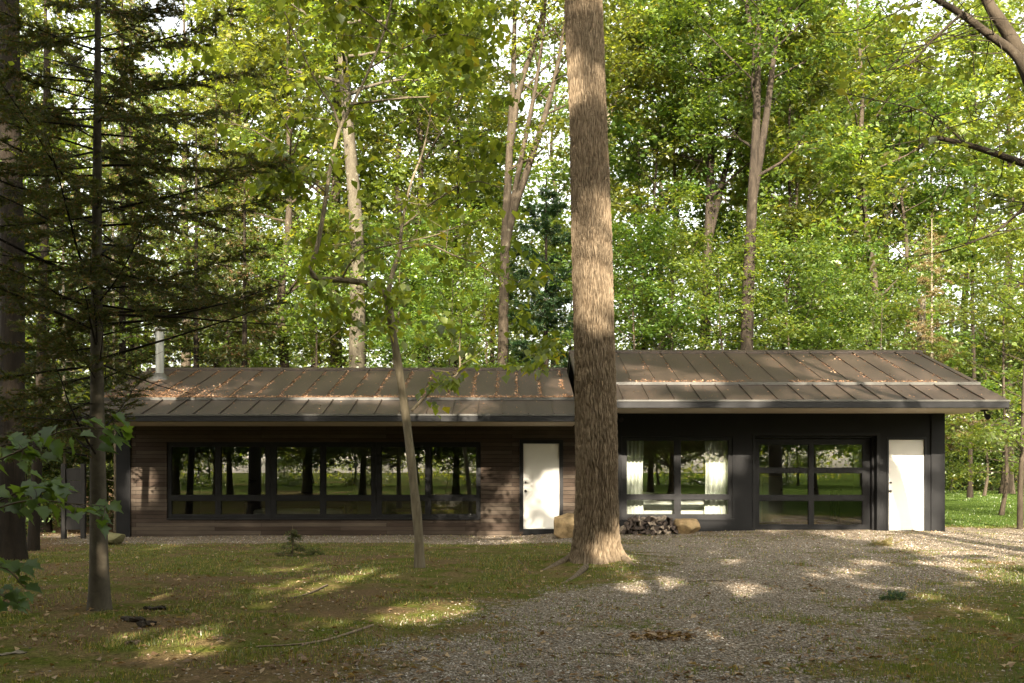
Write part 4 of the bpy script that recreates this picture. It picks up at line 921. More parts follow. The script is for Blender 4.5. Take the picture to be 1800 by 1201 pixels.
def worley(u, v, nu, seed):                                   # F2 - F1 on a jittered lattice that closes round the trunk
    rg_ = np.random.default_rng(seed); J = rg_.random((nu, 256, 2)); ui = np.floor(u).astype(int); vi = np.floor(v).astype(int)
    f1 = np.full(u.shape, 9.0); f2 = np.full(u.shape, 9.0)
    for a_ in (-1, 0, 1):
        for b_ in (-1, 0, 1):
            q = J[(ui + a_) % nu, (vi + b_) % 256]; d = np.hypot(ui + a_ + q[..., 0] - u, (vi + b_ + q[..., 1] - v))
            f2 = np.where(d < f1, f1, np.minimum(f2, d)); f1 = np.minimum(f1, d)
    return f2 - f1
us = s * 58; wu = 1.1 * (vn(np.cos(TH) * 4 + 9, Z2 * 3 + np.sin(TH) * 4) - .5) + .5 * (vn(np.cos(TH) * 9 + 3, Z2 * 11 + np.sin(TH) * 9) - .5)
plate = sst(0.02, 0.42, worley(us + wu, Z2 / 0.30 + .5 * vn(np.cos(TH) * 6, np.sin(TH) * 6 + Z2), 58, 5)); plate2 = sst(0.0, 0.5, worley(s * 110 + wu * 1.6, Z2 / 0.11, 110, 6))
ridge = 0.58 * plate + 0.42 * plate2
crk = vn(np.cos(TH) * 9 + 40 + np.sin(TH) * 7, Z2 * 7)
disp = 0.026 * (ridge - .5) * (0.45 + 0.55 * sst(7, 2, Z2)) + 0.014 * (crk - .5) + 0.03 * (vn(np.cos(TH) * 1.5 + 5, Z2 * .9 + np.sin(TH)) - .5)
flare = np.exp(-Z2 / 0.20); root_l = 1 + flare * (0.09 * np.sin(TH * 3 + .9) + .06 * np.sin(TH * 5 + 2.0) + .04 * np.sin(TH * 8 + 1))
RR = rr[:, None] * root_l + disp
V = np.stack([cx[:, None] + RR * np.cos(TH), RR * np.sin(TH), Z2], -1).reshape(-1, 3)
i, j = np.meshgrid(np.arange(len(zz) - 1), np.arange(nth), indexing='ij'); jn = (j + 1) % nth
mesh_np("trunk", V, np.stack([i * nth + j, i * nth + jn, (i + 1) * nth + jn, (i + 1) * nth + j], -1).reshape(-1, 4), M['bark_ridged'], big, {"tint": np.clip(ridge * .95 - .08 + .3 * (crk - .5), 0, 1).ravel()}, True)
rng = np.random.default_rng(51); tb = Tubes(); cents = []
for k in range(20):                                          # high crown above the frame
    z0 = 10.0 + 8 * rng.random(); a = k * 2.4; L = 3.2 + 2.5 * rng.random(); x0 = np.interp(z0, zs_, xs_)
    Q = limb_path(np.array([x0, 0, z0]), np.array([math.cos(a), math.sin(a), .5]), L, rng); tb.add(Q, np.linspace(.09, .015, 6), 7); cents += [Q[-1], Q[-2], Q[-3] + rng.normal(size=3) * .5]
    for q in range(3):
        S = limb_path(Q[2 + q], rng.normal(size=3) * np.array([1, 1, .4]), 1.5, rng, 4); tb.add(S, np.linspace(.03, .006, 4), 4); cents += [S[-1], S[2]]
tb.build("limbs", M['bark_big'], big); cents = np.array(cents)
q_ = leaves_at(cents, np.full(len(cents), .55), 70, rng, .2, .5); kk = keep_mask(q_[0] + np.array([bx, by, bz - .05]), rng)
leaf_mesh("crown", *[q[kk] for q in q_], .14, M['leaf_oak'], big, rng)
# surface roots
for pts, r in (([(1000, 985), (960, 1000), (930, 1015)], .05), ([(1030, 1000), (1000, 1020), (950, 1040), (925, 1052)], .045), ([(1095, 985), (1120, 995), (1150, 1000)], .05)):
    P = np.array([G(*p) for p in pts]) - np.array([bx, by, bz - .05]); P[:, 2] -= .02; P[0] += np.array([0, 0, .05])
    tb = Tubes(); Q = smooth_path(P, 5); tb.add(Q, np.linspace(r, .015, len(Q)), 9); tb.build("root", M['bark_big'], big)

# the slender bent tree
b = G(738, 998); YM = b[1]
mid = empty("broadleaf_tree", b - np.array([0, 0, .05]), "slender crooked tree with one long limb bending left, in front of the window band", "tree")
def mp(pts, dy=None): return np.array([at(px, py, YM + (dy[i] if dy else 0)) for i, (px, py) in enumerate(pts)]) - (b - np.array([0, 0, .05]))
tb = Tubes(); rng = np.random.default_rng(61)
main = mp([(738, 1002), (735, 930), (727, 850), (717, 760), (703, 660), (690, 580), (681, 520)]); main[0, 2] = 0
Q = smooth_path(main, 8); t = np.linspace(0, 1, len(Q)); tb.add(Q, (.071 - .020 * t) * (1 + .35 * np.exp(-Q[:, 2] / .1)) * (1 + .05 * np.sin(Q[:, 2] * 9)), 14)
br = [
 ([(681, 522), (655, 502), (610, 493), (560, 490), (544, 474)], [0, -.1, -.2, -.3, -.4], .050, .036),
 ([(544, 474), (556, 440), (568, 380), (580, 300), (598, 225), (622, 180), (650, 120), (680, 40), (700, -60)], [-.4, -.4, -.4, -.3, -.2, 0, .1, .2, .4], .036, .014),
 ([(598, 225), (585, 190), (560, 150), (530, 90), (500, 20)], [-.2, -.3, -.4, -.6, -.8], .02, .008),
 ([(622, 183), (660, 178), (720, 172), (770, 170)], [0, -.2, -.4, -.5], .020, .007),
 ([(681, 522), (690, 480), (703, 440), (706, 400), (720, 330), (745, 260), (760, 180)], [0, .2, .3, .5, .7, .9, 1.1], .038, .010),
 ([(600, 493), (618, 460), (650, 440), (700, 428), (760, 415), (800, 400)], [-.2, -.4, -.6, -.8, -1.0, -1.1], .016, .006),
 ([(724, 722), (745, 700), (775, 672), (806, 655), (808, 610), (812, 560)], [0, .1, .2, .3, .3, .3], .024, .008),
 ([(575, 340), (550, 320), (530, 305), (500, 290)], [-.3, -.5, -.6, -.8], .012, .005),
 ([(703, 440), (750, 430), (800, 450), (850, 470), (890, 500)], [.3, .0, -.2, -.4, -.5], .016, .005),
 ([(706, 400), (770, 350), (830, 320), (880, 330)], [.5, .3, .1, 0], .016, .005),
 ([(690, 60), (640, 20), (580, -10), (520, -20)], [.2, 0, -.2, -.4], .012, .005),
 ([(650, 120), (720, 80), (790, 60), (850, 70)], [.1, -.1, -.2, -.3], .014, .005)]
cents = []
for pts, dy, r0, r1 in br:
    Q = smooth_path(mp(pts, dy), 6); tb.add(Q, np.linspace(r0, r1, len(Q)), 9)
    if r1 < .012:
        for q in range(int(6 + 10 * rng.random())):
            i = int(len(Q) * (.25 + .74 * rng.random())); S = limb_path(Q[i], rng.normal(size=3) * np.array([1, 1.2, .35]), .35 + .5 * rng.random(), rng, 4); tb.add(S, np.linspace(.006, .002, 4), 4); cents += [S[-1], S[2], S[1]]
    if pts[0] == (544, 474) or pts[0] == (681, 522) and r1 == .010:
        for q in range(16):
            i = int(len(Q) * (.35 + .64 * rng.random())); S = limb_path(Q[i], rng.normal(size=3) * np.array([1, 1.2, .4]), .5 + .7 * rng.random(), rng, 4); tb.add(S, np.linspace(.007, .002, 4), 4); cents += [S[-1], S[2], S[1]]
tb.build("trunk", M['bark_mid'], mid)
cents = np.array(cents); per = 9; n = len(cents) * per
def droopy(cents, rad, per, rng, size):
    n = len(cents) * per; C = np.repeat(cents, per, 0) + rng.normal(size=(n, 3)) * np.array([rad, rad, rad * .6]); a = rng.random(n) * 6.283
    D = np.stack([np.cos(a) * .6, np.sin(a) * .6, -.75 + .35 * rng.normal(size=n)], 1); N = np.stack([np.cos(a + rng.normal(size=n) * .5), np.sin(a), .9 + .2 * rng.normal(size=n)], 1)
    L = size * (.6 + .6 * rng.random(n)); return C, D, N, L, L * .72
extra = mp([(px, py) for px, py in zip(rng.uniform(560, 900, 150), rng.uniform(320, 600, 150))]) + rng.normal(size=(150, 3)) * np.array([0, .7, 0])
extra2 = mp([(px, py) for px, py in zip(rng.uniform(420, 860, 190), rng.uniform(-160, 330, 190))]) + rng.normal(size=(190, 3)) * np.array([0, .8, 0])
def sprays(c, rng, L=.55, nl=14, size=.15):
    n = len(c); a = rng.random(n) * 6.283; d = np.stack([np.cos(a), np.sin(a), -.25 + .2 * rng.normal(size=n)], 1); sd = np.stack([-np.sin(a), np.cos(a), np.zeros(n)], 1)
    u = np.linspace(-.5, .5, nl); sg = np.where(np.arange(nl) % 2, 1.0, -1.0); Ls = L * (.6 + .7 * rng.random(n))
    C = c[:, None] + d[:, None] * (u * 1.0)[None, :, None] * Ls[:, None, None] + rng.normal(size=(n, nl, 3)) * .035
    D = d[:, None] * .35 + sd[:, None] * sg[None, :, None] * .75 + np.array([0, 0, -.55]) + rng.normal(size=(n, nl, 3)) * .25
    N = np.array([0, 0, 1.0]) + .3 * d[:, None] + .35 * sd[:, None] * sg[None, :, None] + rng.normal(size=(n, nl, 3)) * .25
    S = size * (.65 + .6 * rng.random((n, nl)))
    return C.reshape(-1, 3), D.reshape(-1, 3), N.reshape(-1, 3), S.ravel(), S.ravel() * .74
hub = np.concatenate([mp([(px, py) for px, py in zip(rng.uniform(590, 880, 26), rng.uniform(340, 590, 26))]), mp([(px, py) for px, py in zip(rng.uniform(440, 840, 40), rng.uniform(-160, 330, 40))]), mp([(820, 600), (850, 560), (880, 540), (780, 560), (905, 600), (870, 630)])])
hub += rng.normal(size=hub.shape) * np.array([0, .7, 0])
more = np.repeat(hub, 11, 0) + rng.normal(size=(len(hub) * 11, 3)) * np.array([.33, .33, .14])
cc = np.concatenate([cents[rng.random(len(cents)) < .75], more]); sp_ = sprays(cc, rng); kk = keep_mask(sp_[0] + (b - np.array([0, 0, .05])), rng)
leaf_mesh("crown", *[q[kk] for q in sp_], .16, M['leaf_mid'], mid, rng)

# limb tree off the right edge
e = empty("broadleaf_tree", gpos(1985, 14), "tree beyond the right edge whose thick lichened limbs reach into the photo's top right corner", "tree")
o3 = np.array(e.location); rl = lambda pts, dy=0: np.array([at(px, py, 14 + dy) for px, py in pts]) - o3
tb = Tubes(); rng = np.random.default_rng(71); cents = []
tr_ = np.vstack([[0, 0, 0], rl([(1980, 700), (1960, 500), (1925, 330), (1880, 240), (1820, 165)])]); Q = smooth_path(tr_, 6); tb.add(Q, np.linspace(.24, .11, len(Q)), 14)
for pts, r0, r1, dy in (([(1822, 168), (1790, 90), (1760, 40), (1735, 0), (1700, -90), (1660, -220)], .105, .05, 0), ([(1822, 160), (1785, 97), (1740, 62), (1690, 25), (1640, -5), (1560, -60)], .07, .03, -.3), ([(1925, 330), (1800, 288), (1740, 267), (1690, 252), (1638, 243), (1615, 262)], .06, .02, .2), ([(1700, 255), (1660, 220), (1620, 195), (1560, 180)], .016, .006, .1), ([(1690, 25), (1640, 70), (1600, 110), (1540, 130)], .02, .006, -.5), ([(1880, 240), (1830, 330), (1760, 400), (1700, 430)], .03, .008, -.8), ([(1735, 0), (1680, -20), (1600, 10), (1520, 50)], .02, .006, .6)):
    Q = smooth_path(rl(pts, dy), 6); tb.add(Q, np.linspace(r0, r1, len(Q)), 10)
    for q in range(16):
        i = int(len(Q) * (.2 + .79 * rng.random())); S = limb_path(Q[i], rng.normal(size=3) * np.array([1, 1, .4]), .5 + .7 * rng.random(), rng, 4); tb.add(S, np.linspace(.009, .003, 4), 4); cents += [S[-1], S[2]]
tb.build("trunk", M['bark_bg'], e); cents = np.array(cents)
q_ = leaves_at(cents, np.full(len(cents), .22), 8, rng, .15, .6); kk = keep_mask(q_[0] + o3, rng)
leaf_mesh("crown", *[q[kk] for q in q_], .14, M['leaf_oak'], e, rng)

# small pale-leaved tree at the right edge
b = G(1793, 930); e = empty("broadleaf_tree", b - np.array([0, 0, .05]), "small tree with pale lower leaves at the right edge beside the lawn", "tree")
tb = Tubes(); rng = np.random.default_rng(81); P = np.array([at(px, py, b[1]) for px, py in ((1793, 932), (1794, 860), (1797, 780), (1799, 700), (1803, 600), (1800, 480))]) - np.array(e.location); P[0, 2] = 0
Q = smooth_path(P, 6); tb.add(Q, np.linspace(.075, .02, len(Q)), 10); cents = []; pale = []
for k in range(26):
    i = int(len(Q) * (.35 + .64 * rng.random())); a = rng.random() * 6.28; S = limb_path(Q[i], np.array([math.cos(a), math.sin(a), .25]), .7 + .9 * rng.random(), rng, 5); tb.add(S, np.linspace(.014, .004, 5), 5); cents += [S[-1], S[3], S[2]]
S = limb_path(P[2], at(1745, 770, b[1]) - at(1797, 780, b[1]), .75, rng, 5, .1, .05); tb.add(S, np.linspace(.014, .004, 5), 5); pale = [S[-1], S[3], S[2], S[4] + np.array([.1, 0, -.05]), S[3] + np.array([0, .2, .03]), S[2] + np.array([.1, .1, 0])]
tb.build("trunk", M['bark_bg'], e)
leaf_mesh("crown", *leaves_at(np.array(cents), np.full(len(cents), .25), 16, rng, .13, .4), .14, M['leaf_maple'], e, rng)
leaf_mesh("pale_leaves", *droopy(np.array(pale), .12, 8, rng, .15), .16, M['leaf_pale'], e, rng)

# sapling leaning in from the left, close to the camera
sap = empty("maple_sapling", (-2.75, 4.3, float(gz(-2.75, 4.3)) - .03), "maple sapling with large green leaves reaching in from the photo's left edge", "sapling")
so = np.array(sap.location); tb = Tubes(); rng = np.random.default_rng(91)
sp = lambda pts, Y=4.6: np.array([at(px, py, Y) for px, py in pts]) - so
st = np.vstack([[0, 0, 0], sp([(-150, 1150), (-120, 1000), (-110, 850), (-140, 700)])]); tb.add(smooth_path(st, 6), np.linspace(.02, .007, 25), 8)
twigs = [[(-118, 900), (-40, 830), (40, 790), (110, 758), (170, 752), (205, 760)], [(-110, 960), (-30, 905), (50, 880), (120, 885), (185, 890)], [(-110, 930), (0, 880), (60, 855), (110, 862)], [(-130, 1030), (-40, 1000), (10, 1000), (40, 1030)], [(-120, 1080), (-30, 1040), (10, 1050), (30, 1060)], [(-115, 870), (-20, 800), (20, 780), (45, 800)]]
LV = []; LF = []; lt = []; nv = 0
lob = [(0, 0), (.16, -.02), (.42, .06), (.36, .22), (.52, .42), (.30, .48), (.26, .66), (.10, .74), (0, 1.0), (-.10, .74), (-.26, .66), (-.30, .48), (-.52, .42), (-.36, .22), (-.42, .06), (-.16, -.02)]
for ti, tw_ in enumerate(twigs):
    Y = 4.5 + .12 * ti - (.25 if ti in (3, 4) else 0); Q = smooth_path(sp(tw_, Y), 6); tb.add(Q, np.linspace(.006, .002, len(Q)), 6)
    for q in range(int(len(Q) * (.55 if ti in (3, 4) else 1.0))):
        i = len(Q) - 1 - int(rng.random() ** 1.3 * len(Q) * .82); p = Q[i] + rng.normal(size=3) * np.array([.03, .06, .035])
        a = rng.normal() * .9; d = unit(np.array([math.cos(a), math.sin(a) * .6, -.35 + .3 * rng.normal()])); nrm = unit(np.array([rng.normal() * .35, -.28 + rng.normal() * .3, 1.0])); sd = unit(np.cross(nrm, d)); nn = np.cross(d, sd)
        L = .062 + .046 * rng.random(); pts = [p + sd * x * L + d * y * L + nn * (abs(x) * .35 - .25 * y * y) * L for x, y in lob] + [p + d * .38 * L - nn * .04 * L]
        LV += pts; c = nv + len(lob)
        LF += [(nv + k, nv + (k + 1) % len(lob), c) for k in range(len(lob))]; nv += len(pts); lt += [rng.random()] * len(pts)
        tb.add(np.array([Q[i], (Q[i] + p) / 2 + .005, p]), .0015, 4)
tb.build("stem", M['twig'], sap); mesh_np("foliage", np.array(LV), np.array(LF), M['leaf_near'], sap, {"tint": np.array(lt)})

# ------------------------------------------------------------------ unseen trees behind the camera: crowns shaped to shade the yard in patches; windows mirror them
rng = np.random.default_rng(101); GT = "tall trees in the yard behind the photographer"
shade = [(-21.5, -2.5, .25), (-17.8, -6.5, .3), (-14.3, -2.0, .28), (-10.6, -5.5, .33), (-6.6, -2.4, .25), (-3.0, -7.0, .3), (0.6, -2.8, .27), (4.2, -6.6, .3), (7.8, -2.6, .26), (11.5, -6.0, .33), (15.0, -2.5, .26), (-1.2, -14, .3), (-12.5, -14, .3), (8.5, -15, .3), (-4.8, -11.5, .28), (2.4, -11.5, .27), (-8.6, -11, .3), (-16.2, -11, .28), (6, -11, .26)]
for k, (tx, ty, r0) in enumerate(shade):
    z0 = float(gz(tx, ty)); H = 19.5 if ty > -4 else 22.5 if ty > -10 else 24
    e = empty("broadleaf_tree", (tx, ty, z0), "tall leafy tree behind the photographer, crown shaped for sun patches, mirrored in the windows", "tree", GT)
    tb = Tubes(); zz_ = np.linspace(0, H, 9); P = np.stack([np.cumsum(rng.normal(size=9) * .12), np.cumsum(rng.normal(size=9) * .12), zz_], 1); P[:, :2] -= P[0, :2]; Q = smooth_path(P, 4)
    tb.add(Q, np.maximum(r0 * .6 * (1 - .85 * np.linspace(0, 1, len(Q))), .03) * (1 + .4 * np.exp(-Q[:, 2] / .4)), 12); cents = []
    n = 230; rad_ = 3.2
    zc = rng.uniform(2.6, H - .3, n); a = rng.random(n) * 6.283; rr_ = rad_ * np.sqrt(rng.random(n)) * (1 - .2 * (zc / H) ** 6)
    C = np.stack([np.interp(zc, Q[:, 2], Q[:, 0]) + rr_ * np.cos(a), np.interp(zc, Q[:, 2], Q[:, 1]) + rr_ * np.sin(a), zc], 1)
    for q in range(0, n, 3):
        zs0 = max(zc[q] - rr_[q] * .5, 1.5); s0 = np.array([np.interp(zs0, Q[:, 2], Q[:, 0]), np.interp(zs0, Q[:, 2], Q[:, 1]), zs0]); tb.add(np.array([s0, (s0 + C[q]) / 2 + np.array([0, 0, .1]), C[q]]), [.04, .025, .008], 5)
    tb.build("trunk", M['bark_bg'], e)
    Lc, D, N, L, Wd = leaves_at(C, np.full(n, .85), 135, rng, .31, .7)
    q = rng.random(len(Lc)) < .35; m = int(q.sum()); zc = rng.uniform(2.4, H, m); a = rng.random(m) * 6.283; rr_ = rad_ * np.sqrt(rng.random(m)) * (1 - .15 * (zc / H) ** 6)
    Lc[q] = np.stack([rr_ * np.cos(a), rr_ * np.sin(a), zc], 1); uv = uv_of(Lc + np.array([tx, ty, z0]))
    keep = keep_mask(Lc + np.array([tx, ty, z0]), rng)
    Wp = Lc + np.array([tx, ty, z0]); keep &= ~((Wp[:, 1] > -1.6) & (Wp[:, 2] < 3.2 + .56 * np.maximum(Wp[:, 1], 0)) & (np.abs(Wp[:, 0]) < 2.4 + .62 * np.maximum(Wp[:, 1], 0)))
    keep &= rng.random(len(Lc)) < 1 - .75 * sst(14.8, 17.0, uv[:, 1])
    leaf_mesh("crown", Lc[keep], D[keep], N[keep], L[keep], Wd[keep] * 1.1, .1, M['leaf_shade'], e, rng)

rng = np.random.default_rng(103)
for k in range(46):                                          # far edge of the yard behind the photographer
    x = -62 + k * 2.8 + rng.normal() * 1.2; y = -38 - 14 * rng.random(); key = 'E' if k % 2 else 'S'; r_ = kinds[key][0]
    dup(r_, (x, y, float(gz(x, y)) - .03), rng.random() * 6.28, (1.0 + .25 * rng.random()) if key == 'E' else 1.7 + .5 * rng.random(), "leafy growth along the yard's far edge, seen only as a reflection in windows", "trees along the yard's far edge behind the photographer")
# ------------------------------------------------------------------ ground cover
rng = np.random.default_rng(111)
def scatter(n, y0, y1, power=1.8):                           # denser towards the camera, inside the widened view
    u = rng.random(n); y = y0 * (y1 / y0) ** (u ** (1 / 1.0)); x = (rng.random(n) - .5) * 1.5 * y * 1800 / F; return x, y
def blades(n, y0, y1, name, mat, lawn, hmul=1.0):
    x, y = scatter(n, y0, y1); g, lw, lt_ = masks(x, y); cl = fbm(x * 1.6 + 5, y * 1.6 + 8, 4)
    pr = (lw if lawn else (1 - lw)) * (1 - g) ** 1.3 * (1 - .75 * lt_) * (.75 * sst(.40, .66, cl) if not lawn else .8)
    if not lawn: pr = np.maximum(pr, .30 * sst(.50, .62, fbm(x * 2.6 + 71, y * 2.6, 3)) * sst(.45, .6, fbm(x * 9 + 71, y * 9, 2)) * (1 - lw))
    inh = (y > YW - .05) & (y < YB + .2) & (x > xw(205)) & (x < xw(1660)); k = (rng.random(n) < pr) & ~inh; x, y = x[k], y[k]; m = len(x)
    z = gz(x, y); a = rng.random(m) * 6.283; h = (.014 + .034 * rng.random(m) ** 2) * hmul * (.7 + .6 * cl[k]) ; wd = (.0022 + .00028 * y) * (.8 + .5 * rng.random(m))
    lean = .7 * h * rng.random(m); b_ = rng.random(m) * 6.283
    V = np.stack([np.stack([x - np.cos(a) * wd, y - np.sin(a) * wd, z - .004], 1), np.stack([x + np.cos(a) * wd, y + np.sin(a) * wd, z - .004], 1), np.stack([x + np.cos(b_) * lean, y + np.sin(b_) * lean, z + h], 1)], 1).reshape(-1, 3)
    return mesh_np(name, V, np.arange(3 * m).reshape(-1, 3), mat, None, {"tint": np.repeat(rng.random(m), 3)})
o = blades(540000, 5.6, 25, "grass", M['grass'], False); tag(o, "sparse short mossy grass growing over the yard", "grass", kind="stuff")
o = blades(330000, 5.6, 60, "lawn_grass", M['lawn'], True, 1.25); tag(o, "greener lawn grass right of the gravel and beyond the house", "grass", kind="stuff")
# loose stones
n = 180000; x, y = scatter(n, 5.7, 23); g, lw, lt_ = masks(x, y); k = (rng.random(n) < g ** 1.5 * .9 + .02) & (y < YW - .05); x, y = x[k], y[k]; m = len(x)
octa = np.array([[1, 0, 0], [0, 1, 0], [-1, 0, 0], [0, -1, 0], [0, 0, 1], [0, 0, -1.0]]); of = np.array([[0, 1, 4], [1, 2, 4], [2, 3, 4], [3, 0, 4], [1, 0, 5], [2, 1, 5], [3, 2, 5], [0, 3, 5]])
s = (.0045 + .0095 * rng.random(m) ** 2.5) * (.8 + .03 * y); S3 = np.stack([s * (.8 + .5 * rng.random(m)), s * (.8 + .5 * rng.random(m)), s * (.5 + .3 * rng.random(m))], 1)
a = rng.random(m) * 6.283; base = octa[None] * S3[:, None, :] * (1 + .25 * rng.normal(size=(m, 6, 1)).clip(-1, 1)); ca, sa = np.cos(a)[:, None], np.sin(a)[:, None]
V = np.stack([base[..., 0] * ca - base[..., 1] * sa + x[:, None], base[..., 0] * sa + base[..., 1] * ca + y[:, None], base[..., 2] + gz(x, y)[:, None] + .002], -1).reshape(-1, 3)
def stone_mat():
    mm, t, p = new_mat("gravel_stones"); at__ = nd(t, "ShaderNodeAttribute", attribute_name="tint")
    c = ramp(t, at__.outputs["Fac"], [(0, (0.085, 0.068, 0.048)), (.3, (.19, .158, .118)), (.55, (.25, .225, .19)), (.75, (.215, .155, .10)), (.92, (.42, .37, .31)), (1.0, (.55, .50, .44))])
    t.links.new(c, p.inputs["Base Color"]); p.inputs["Roughness"].default_value = .85; p.inputs["Specular IOR Level"].default_value = .2; return mm
o = mesh_np("gravel", V, (np.arange(m)[:, None, None] * 6 + of[None]).reshape(-1, 3), stone_mat(), None, {"tint": np.repeat(rng.random(m), 6)}); tag(o, "loose grey and tan gravel stones on the drive", "gravel", kind="stuff")
# dead leaves on the ground
n = 16000; x, y = scatter(n, 5.7, 27); g, lw, lt_ = masks(x, y); inh = (y > YW - .08) & (y < YB + .2) & (x > xw(205)) & (x < xw(1660)); cl = fbm(x * 1.2 + 12, y * 1.2 + 3, 4)
k = (rng.random(n) < (.22 + .6 * lt_ + .6 * sst(.55, .7, cl) + .5 * sst(21, 22.6, y)) * (1 - .8 * lw)) & ~inh; x, y = x[k], y[k]; m = len(x)
nm = G(1165, 1120); x = np.concatenate([x, nm[0] + rng.normal(size=260) * .16]); y = np.concatenate([y, nm[1] + rng.normal(size=260) * .10]); m = len(x)
C = np.stack([x, y, gz(x, y) + .010 + .012 * rng.random(m)], 1); a = rng.random(m) * 6.283; L = (.03 + .055 * rng.random(m) ** 1.6)
o = leaf_mesh("fallen_leaves", C, np.stack([np.cos(a), np.sin(a), .25 * rng.normal(size=m)], 1), np.stack([rng.normal(size=m) * .35, rng.normal(size=m) * .35, np.ones(m)], 1), L, L * .6, .18, M['dead_leaf'], None, rng); tag(o, "dry brown leaves scattered over the ground", "leaves", kind="stuff")
# leaf litter on the roof: along seams, on the step, in one drift by the flue
C = []
for x, ze, s in seam_pts:
    left = ze < 2.7; n = int(420 if left else 120); yy = rng.uniform(YS + .02, YR - .1, n); dens = fbm(np.full(n, x * 3.1), yy * 2.0, 3); yy = yy[dens > (.40 if left else .5)]; n = len(yy)
    C.append(np.stack([x + np.abs(rng.normal(size=n)) * .045 * (-1 if x > 0 else 1), yy, ze + s * (yy - YE) + .055 + .012 * rng.random(n)], 1))
for x0, x1, ze, s, n in ((XL0 + .1, 1.35, 2.574, SL, 6500), (1.55, XR1 - .1, 2.874, SR, 2600)):
    x = rng.uniform(x0, x1, n); k = fbm(x * .9 + ze, x * 0 + 3, 3) > .42; x = x[k]; n = len(x); yy = YS + np.abs(rng.normal(size=n)) * .09 - .01; C.append(np.stack([x, yy, ze + s * (yy - YE) + .052 + .02 * rng.random(n)], 1))
    n = 500; x = rng.uniform(x0, x1, n); yy = rng.uniform(YE, YR - .1, n); C.append(np.stack([x, yy, ze + s * (yy - YE) + np.where(yy < YS, .006, .051)], 1))
n = 1800; x = -8.0 + rng.normal(size=n) * .75; yy = YS + .03 + np.abs(rng.normal(size=n)) * .5; k = (x > XL0 + .1) & (yy < YR - .2); x, yy = x[k], yy[k]; C.append(np.stack([x, yy, 2.574 + SL * (yy - YE) + .052 + .02 * rng.random(len(x))], 1))
C = np.concatenate(C); m = len(C); a = rng.random(m) * 6.283; L = .02 + .036 * rng.random(m) ** 1.4
o = leaf_mesh("roof_litter", C, np.stack([np.cos(a), np.sin(a), .3 * rng.normal(size=m)], 1), np.stack([rng.normal(size=m) * .4, rng.normal(size=m) * .4 - .3, np.ones(m)], 1), L, L * .55, .15, M['litter'], None, rng); tag(o, "brown leaf litter caught along the roof seams and step", "leaves", kind="stuff")

# sticks, bark, fallen boughs
def stick(pts, r, label, name="stick", mat=None, forks=()):
    P = np.array([G(*p) for p in pts]); P[:, 2] += r * .7; o_ = P[0].copy(); tb = Tubes(); Q = smooth_path(P - o_, 5); tb.add(Q, np.linspace(r, r * .5, len(Q)), 7)
    for f in forks:
        S = np.array([G(*p) for p in f]); S[:, 2] += r * .6; tb.add(smooth_path(S - o_, 4), r * .5, 5)
    o = tb.build(name, mat or M['twig']); o.location = o_; return tag(o, label, name.replace("_", " "))
stick([(656, 1101), (620, 1113), (570, 1128), (520, 1135), (450, 1139)], .013, "long grey stick lying on the grass left of the gravel", mat=M['dead_twig'], forks=([(550, 1130), (510, 1144), (490, 1150)],))
stick([(575, 1030), (545, 1044), (510, 1054)], .014, "short bent stick in the sunlit grass below the window band", mat=M['twig'])
stick([(1210, 1023), (1280, 1022), (1340, 1036)], .007, "thin dark twig on the gravel right of the thick trunk")
stick([(1020, 1148), (1100, 1151), (1160, 1153)], .006, "thin dark twig on the gravel in the foreground")
stick([(910, 985), (925, 1000), (935, 1010)], .008, "small dark twig on the moss left of the thick trunk")
stick([(625, 1172), (632, 1160), (640, 1150)], .008, "short pale twig at the edge of the gravel", mat=M['dead_twig'])
def chunk(px, py, L, wd, h, rz, label, seed, mat):
    mb = MB(); r = np.random.default_rng(seed); k = 7
    P = np.stack([np.linspace(-L / 2, L / 2, k), r.normal(size=k) * .02, np.full(k, h * .4)], 1); V, Fq = tube(P, wd * .5 * np.array([.5, .9, 1, .9, 1.05, .8, .4]), 9); V[:, 2] *= h / wd; V += r.normal(size=V.shape) * .006; mb.add(V, Fq)
    o = mb.build("bark_piece", mat, None); o.location = tuple(G(px, py) + np.array([0, 0, h * .15])); o.rotation_euler = (0, 0, rz); tag(o, label, "bark", "dark bark pieces below the spruce")
chunk(235, 1093, .34, .07, .05, -.5, "dark bark piece just right of the spruce foot", 1, M['bark_bg'])
chunk(272, 1072, .26, .06, .04, -.3, "dark bark piece farthest right of the spruce foot", 2, M['bark_bg'])
chunk(258, 1101, .14, .06, .05, .6, "small dark bark stub in front of the spruce foot", 3, M['bark_bg'])
chunk(232, 1133, .12, .03, .03, .7, "small weathered chip in the sunny grass at lower left", 4, M['dead_twig'])
chunk(20, 1150, .2, .07, .02, .3, "pale curled bark flake at the lower left corner", 5, M['bark_pale'])
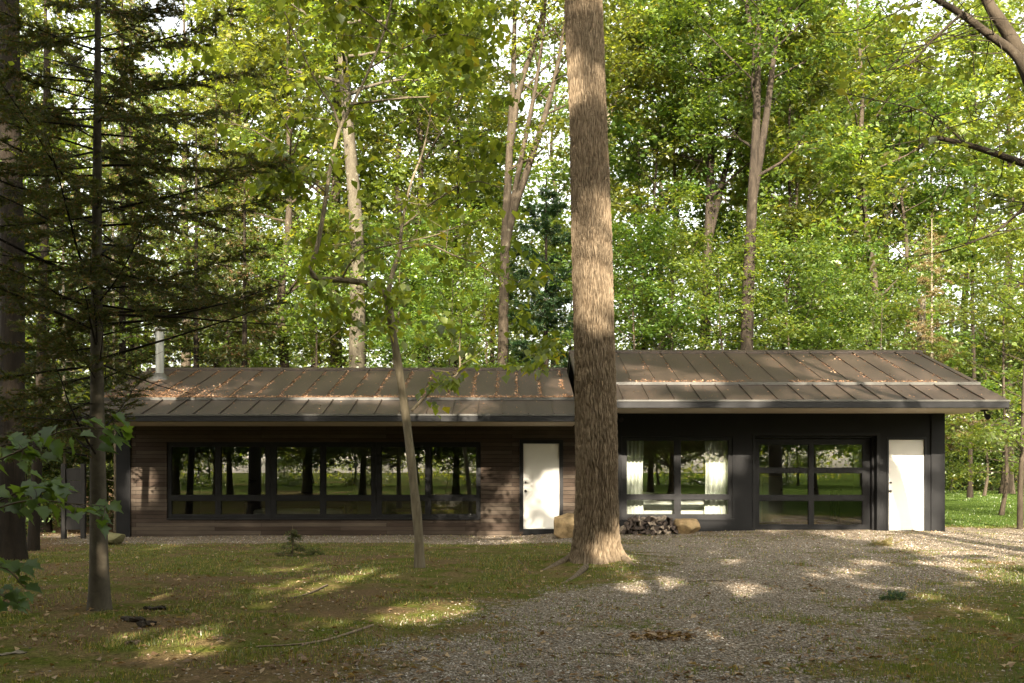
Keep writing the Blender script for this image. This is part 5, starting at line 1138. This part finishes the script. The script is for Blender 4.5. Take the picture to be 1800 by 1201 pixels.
def bough(px, py, h, L, n, label, mat, name, seed, stand=True):
    b = G(px, py); e = empty(name, b, label, "bough" if stand else "sprig"); r = np.random.default_rng(seed); tb = Tubes(); C = []; D = []
    for k in range(n):
        a = r.random() * 6.283; p0 = np.array([0, 0, .01 + h * .85 * (k / n if stand else .3 * r.random())]); d = np.array([math.cos(a), math.sin(a), -.35 if stand else .25])
        if not stand: p0[:2] += r.normal(size=2) * L * .3
        S = limb_path(p0, d, L * (1.05 - .7 * k / n if stand else .5 + .5 * r.random()), r, 4, .1, .15); S[:, 2] = np.maximum(S[:, 2], .015); tb.add(S, np.linspace(.004, .0015, 4), 4)
        w_ = r.random(90) * 3; i = np.minimum(w_.astype(int), 2); pos = S[i] + (S[i + 1] - S[i]) * (w_ - i)[:, None] + r.normal(size=(90, 3)) * .008; pos[:, 2] = np.maximum(pos[:, 2], .01); C.append(pos); D.append(unit(S[-1] - S[0]) * .6 + r.normal(size=(90, 3)) * .6)
    if stand: tb.add(np.array([[0, 0, -.05], [.02, 0, h * .5], [.01, 0, h]]), [.010, .008, .003], 6)
    tb.build("stem", M['twig'], e); C = np.concatenate(C); D = unit(np.concatenate(D)); m = len(C); leaf_mesh("foliage", C, D, r.normal(size=(m, 3)), .03 + .02 * r.random(m), np.full(m, .008), 0, mat, e, r)
bough(513, 978, .52, .32, 26, "dark wilted spruce sapling standing in the gravel before the window band", M['needle'], "spruce_sapling", 1)
bough(552, 976, .1, .25, 9, "dark spruce sprig lying right of the wilted spruce sapling", M['needle'], "spruce_sprig", 2, False)
bough(1575, 1054, .09, .15, 9, "dark green sprig lying on the gravel in the right foreground", M['needle_pine'], "spruce_sprig", 3, False)
bough(1552, 960, .1, .30, 16, "brown dry sprig on the gravel before the right white door", M['needle_dead'], "dry_sprig", 4, False)


# dark post and rail screen at the house's left end
e = empty("timber_screen", (-9.95, 22.6, float(gz(-9.95, 22.6)) - .05), "dark timber screen panel beside the house's left corner behind the spruce trunk", "screen")
for sx in (-.22, .22):
    mb = MB(); mb.box((sx - .05, -.05, 0), (sx + .05, .05, 1.75)); mb.build("post", M['post'], e, .006)
mb = MB()
for k in range(5): mb.box((-.169, -.02, .25 + .28 * k), (.169, .02, .522 + .28 * k))
mb.build("board_panel", M['post'], e, .004)

# far woods that read as one mass
rng = np.random.default_rng(131); n = 2400
Yc = rng.uniform(85, 125, n); xc = (rng.uniform(-350, 2150, n) - 900) / F * Yc; zc = rng.uniform(0, 1, n) ** 1.2 * np.where(xc < 2, 20, 14) * (.65 + .5 * fbm(xc * .12, Yc * .1, 3)) + .5
o = leaf_mesh("distant_woods", *leaves_at(np.concatenate([np.stack([xc, Yc, zc], 1), np.stack([rng.uniform(-100, 100, 700), rng.uniform(-105, -75, 700), rng.uniform(.3, 13, 700)], 1)]), np.full(n + 700, 1.5), 60, rng, .55, .6), .14, M['leaf_oak'], None, rng); tag(o, "far woods closing the view behind the trees", "woods", kind="stuff")
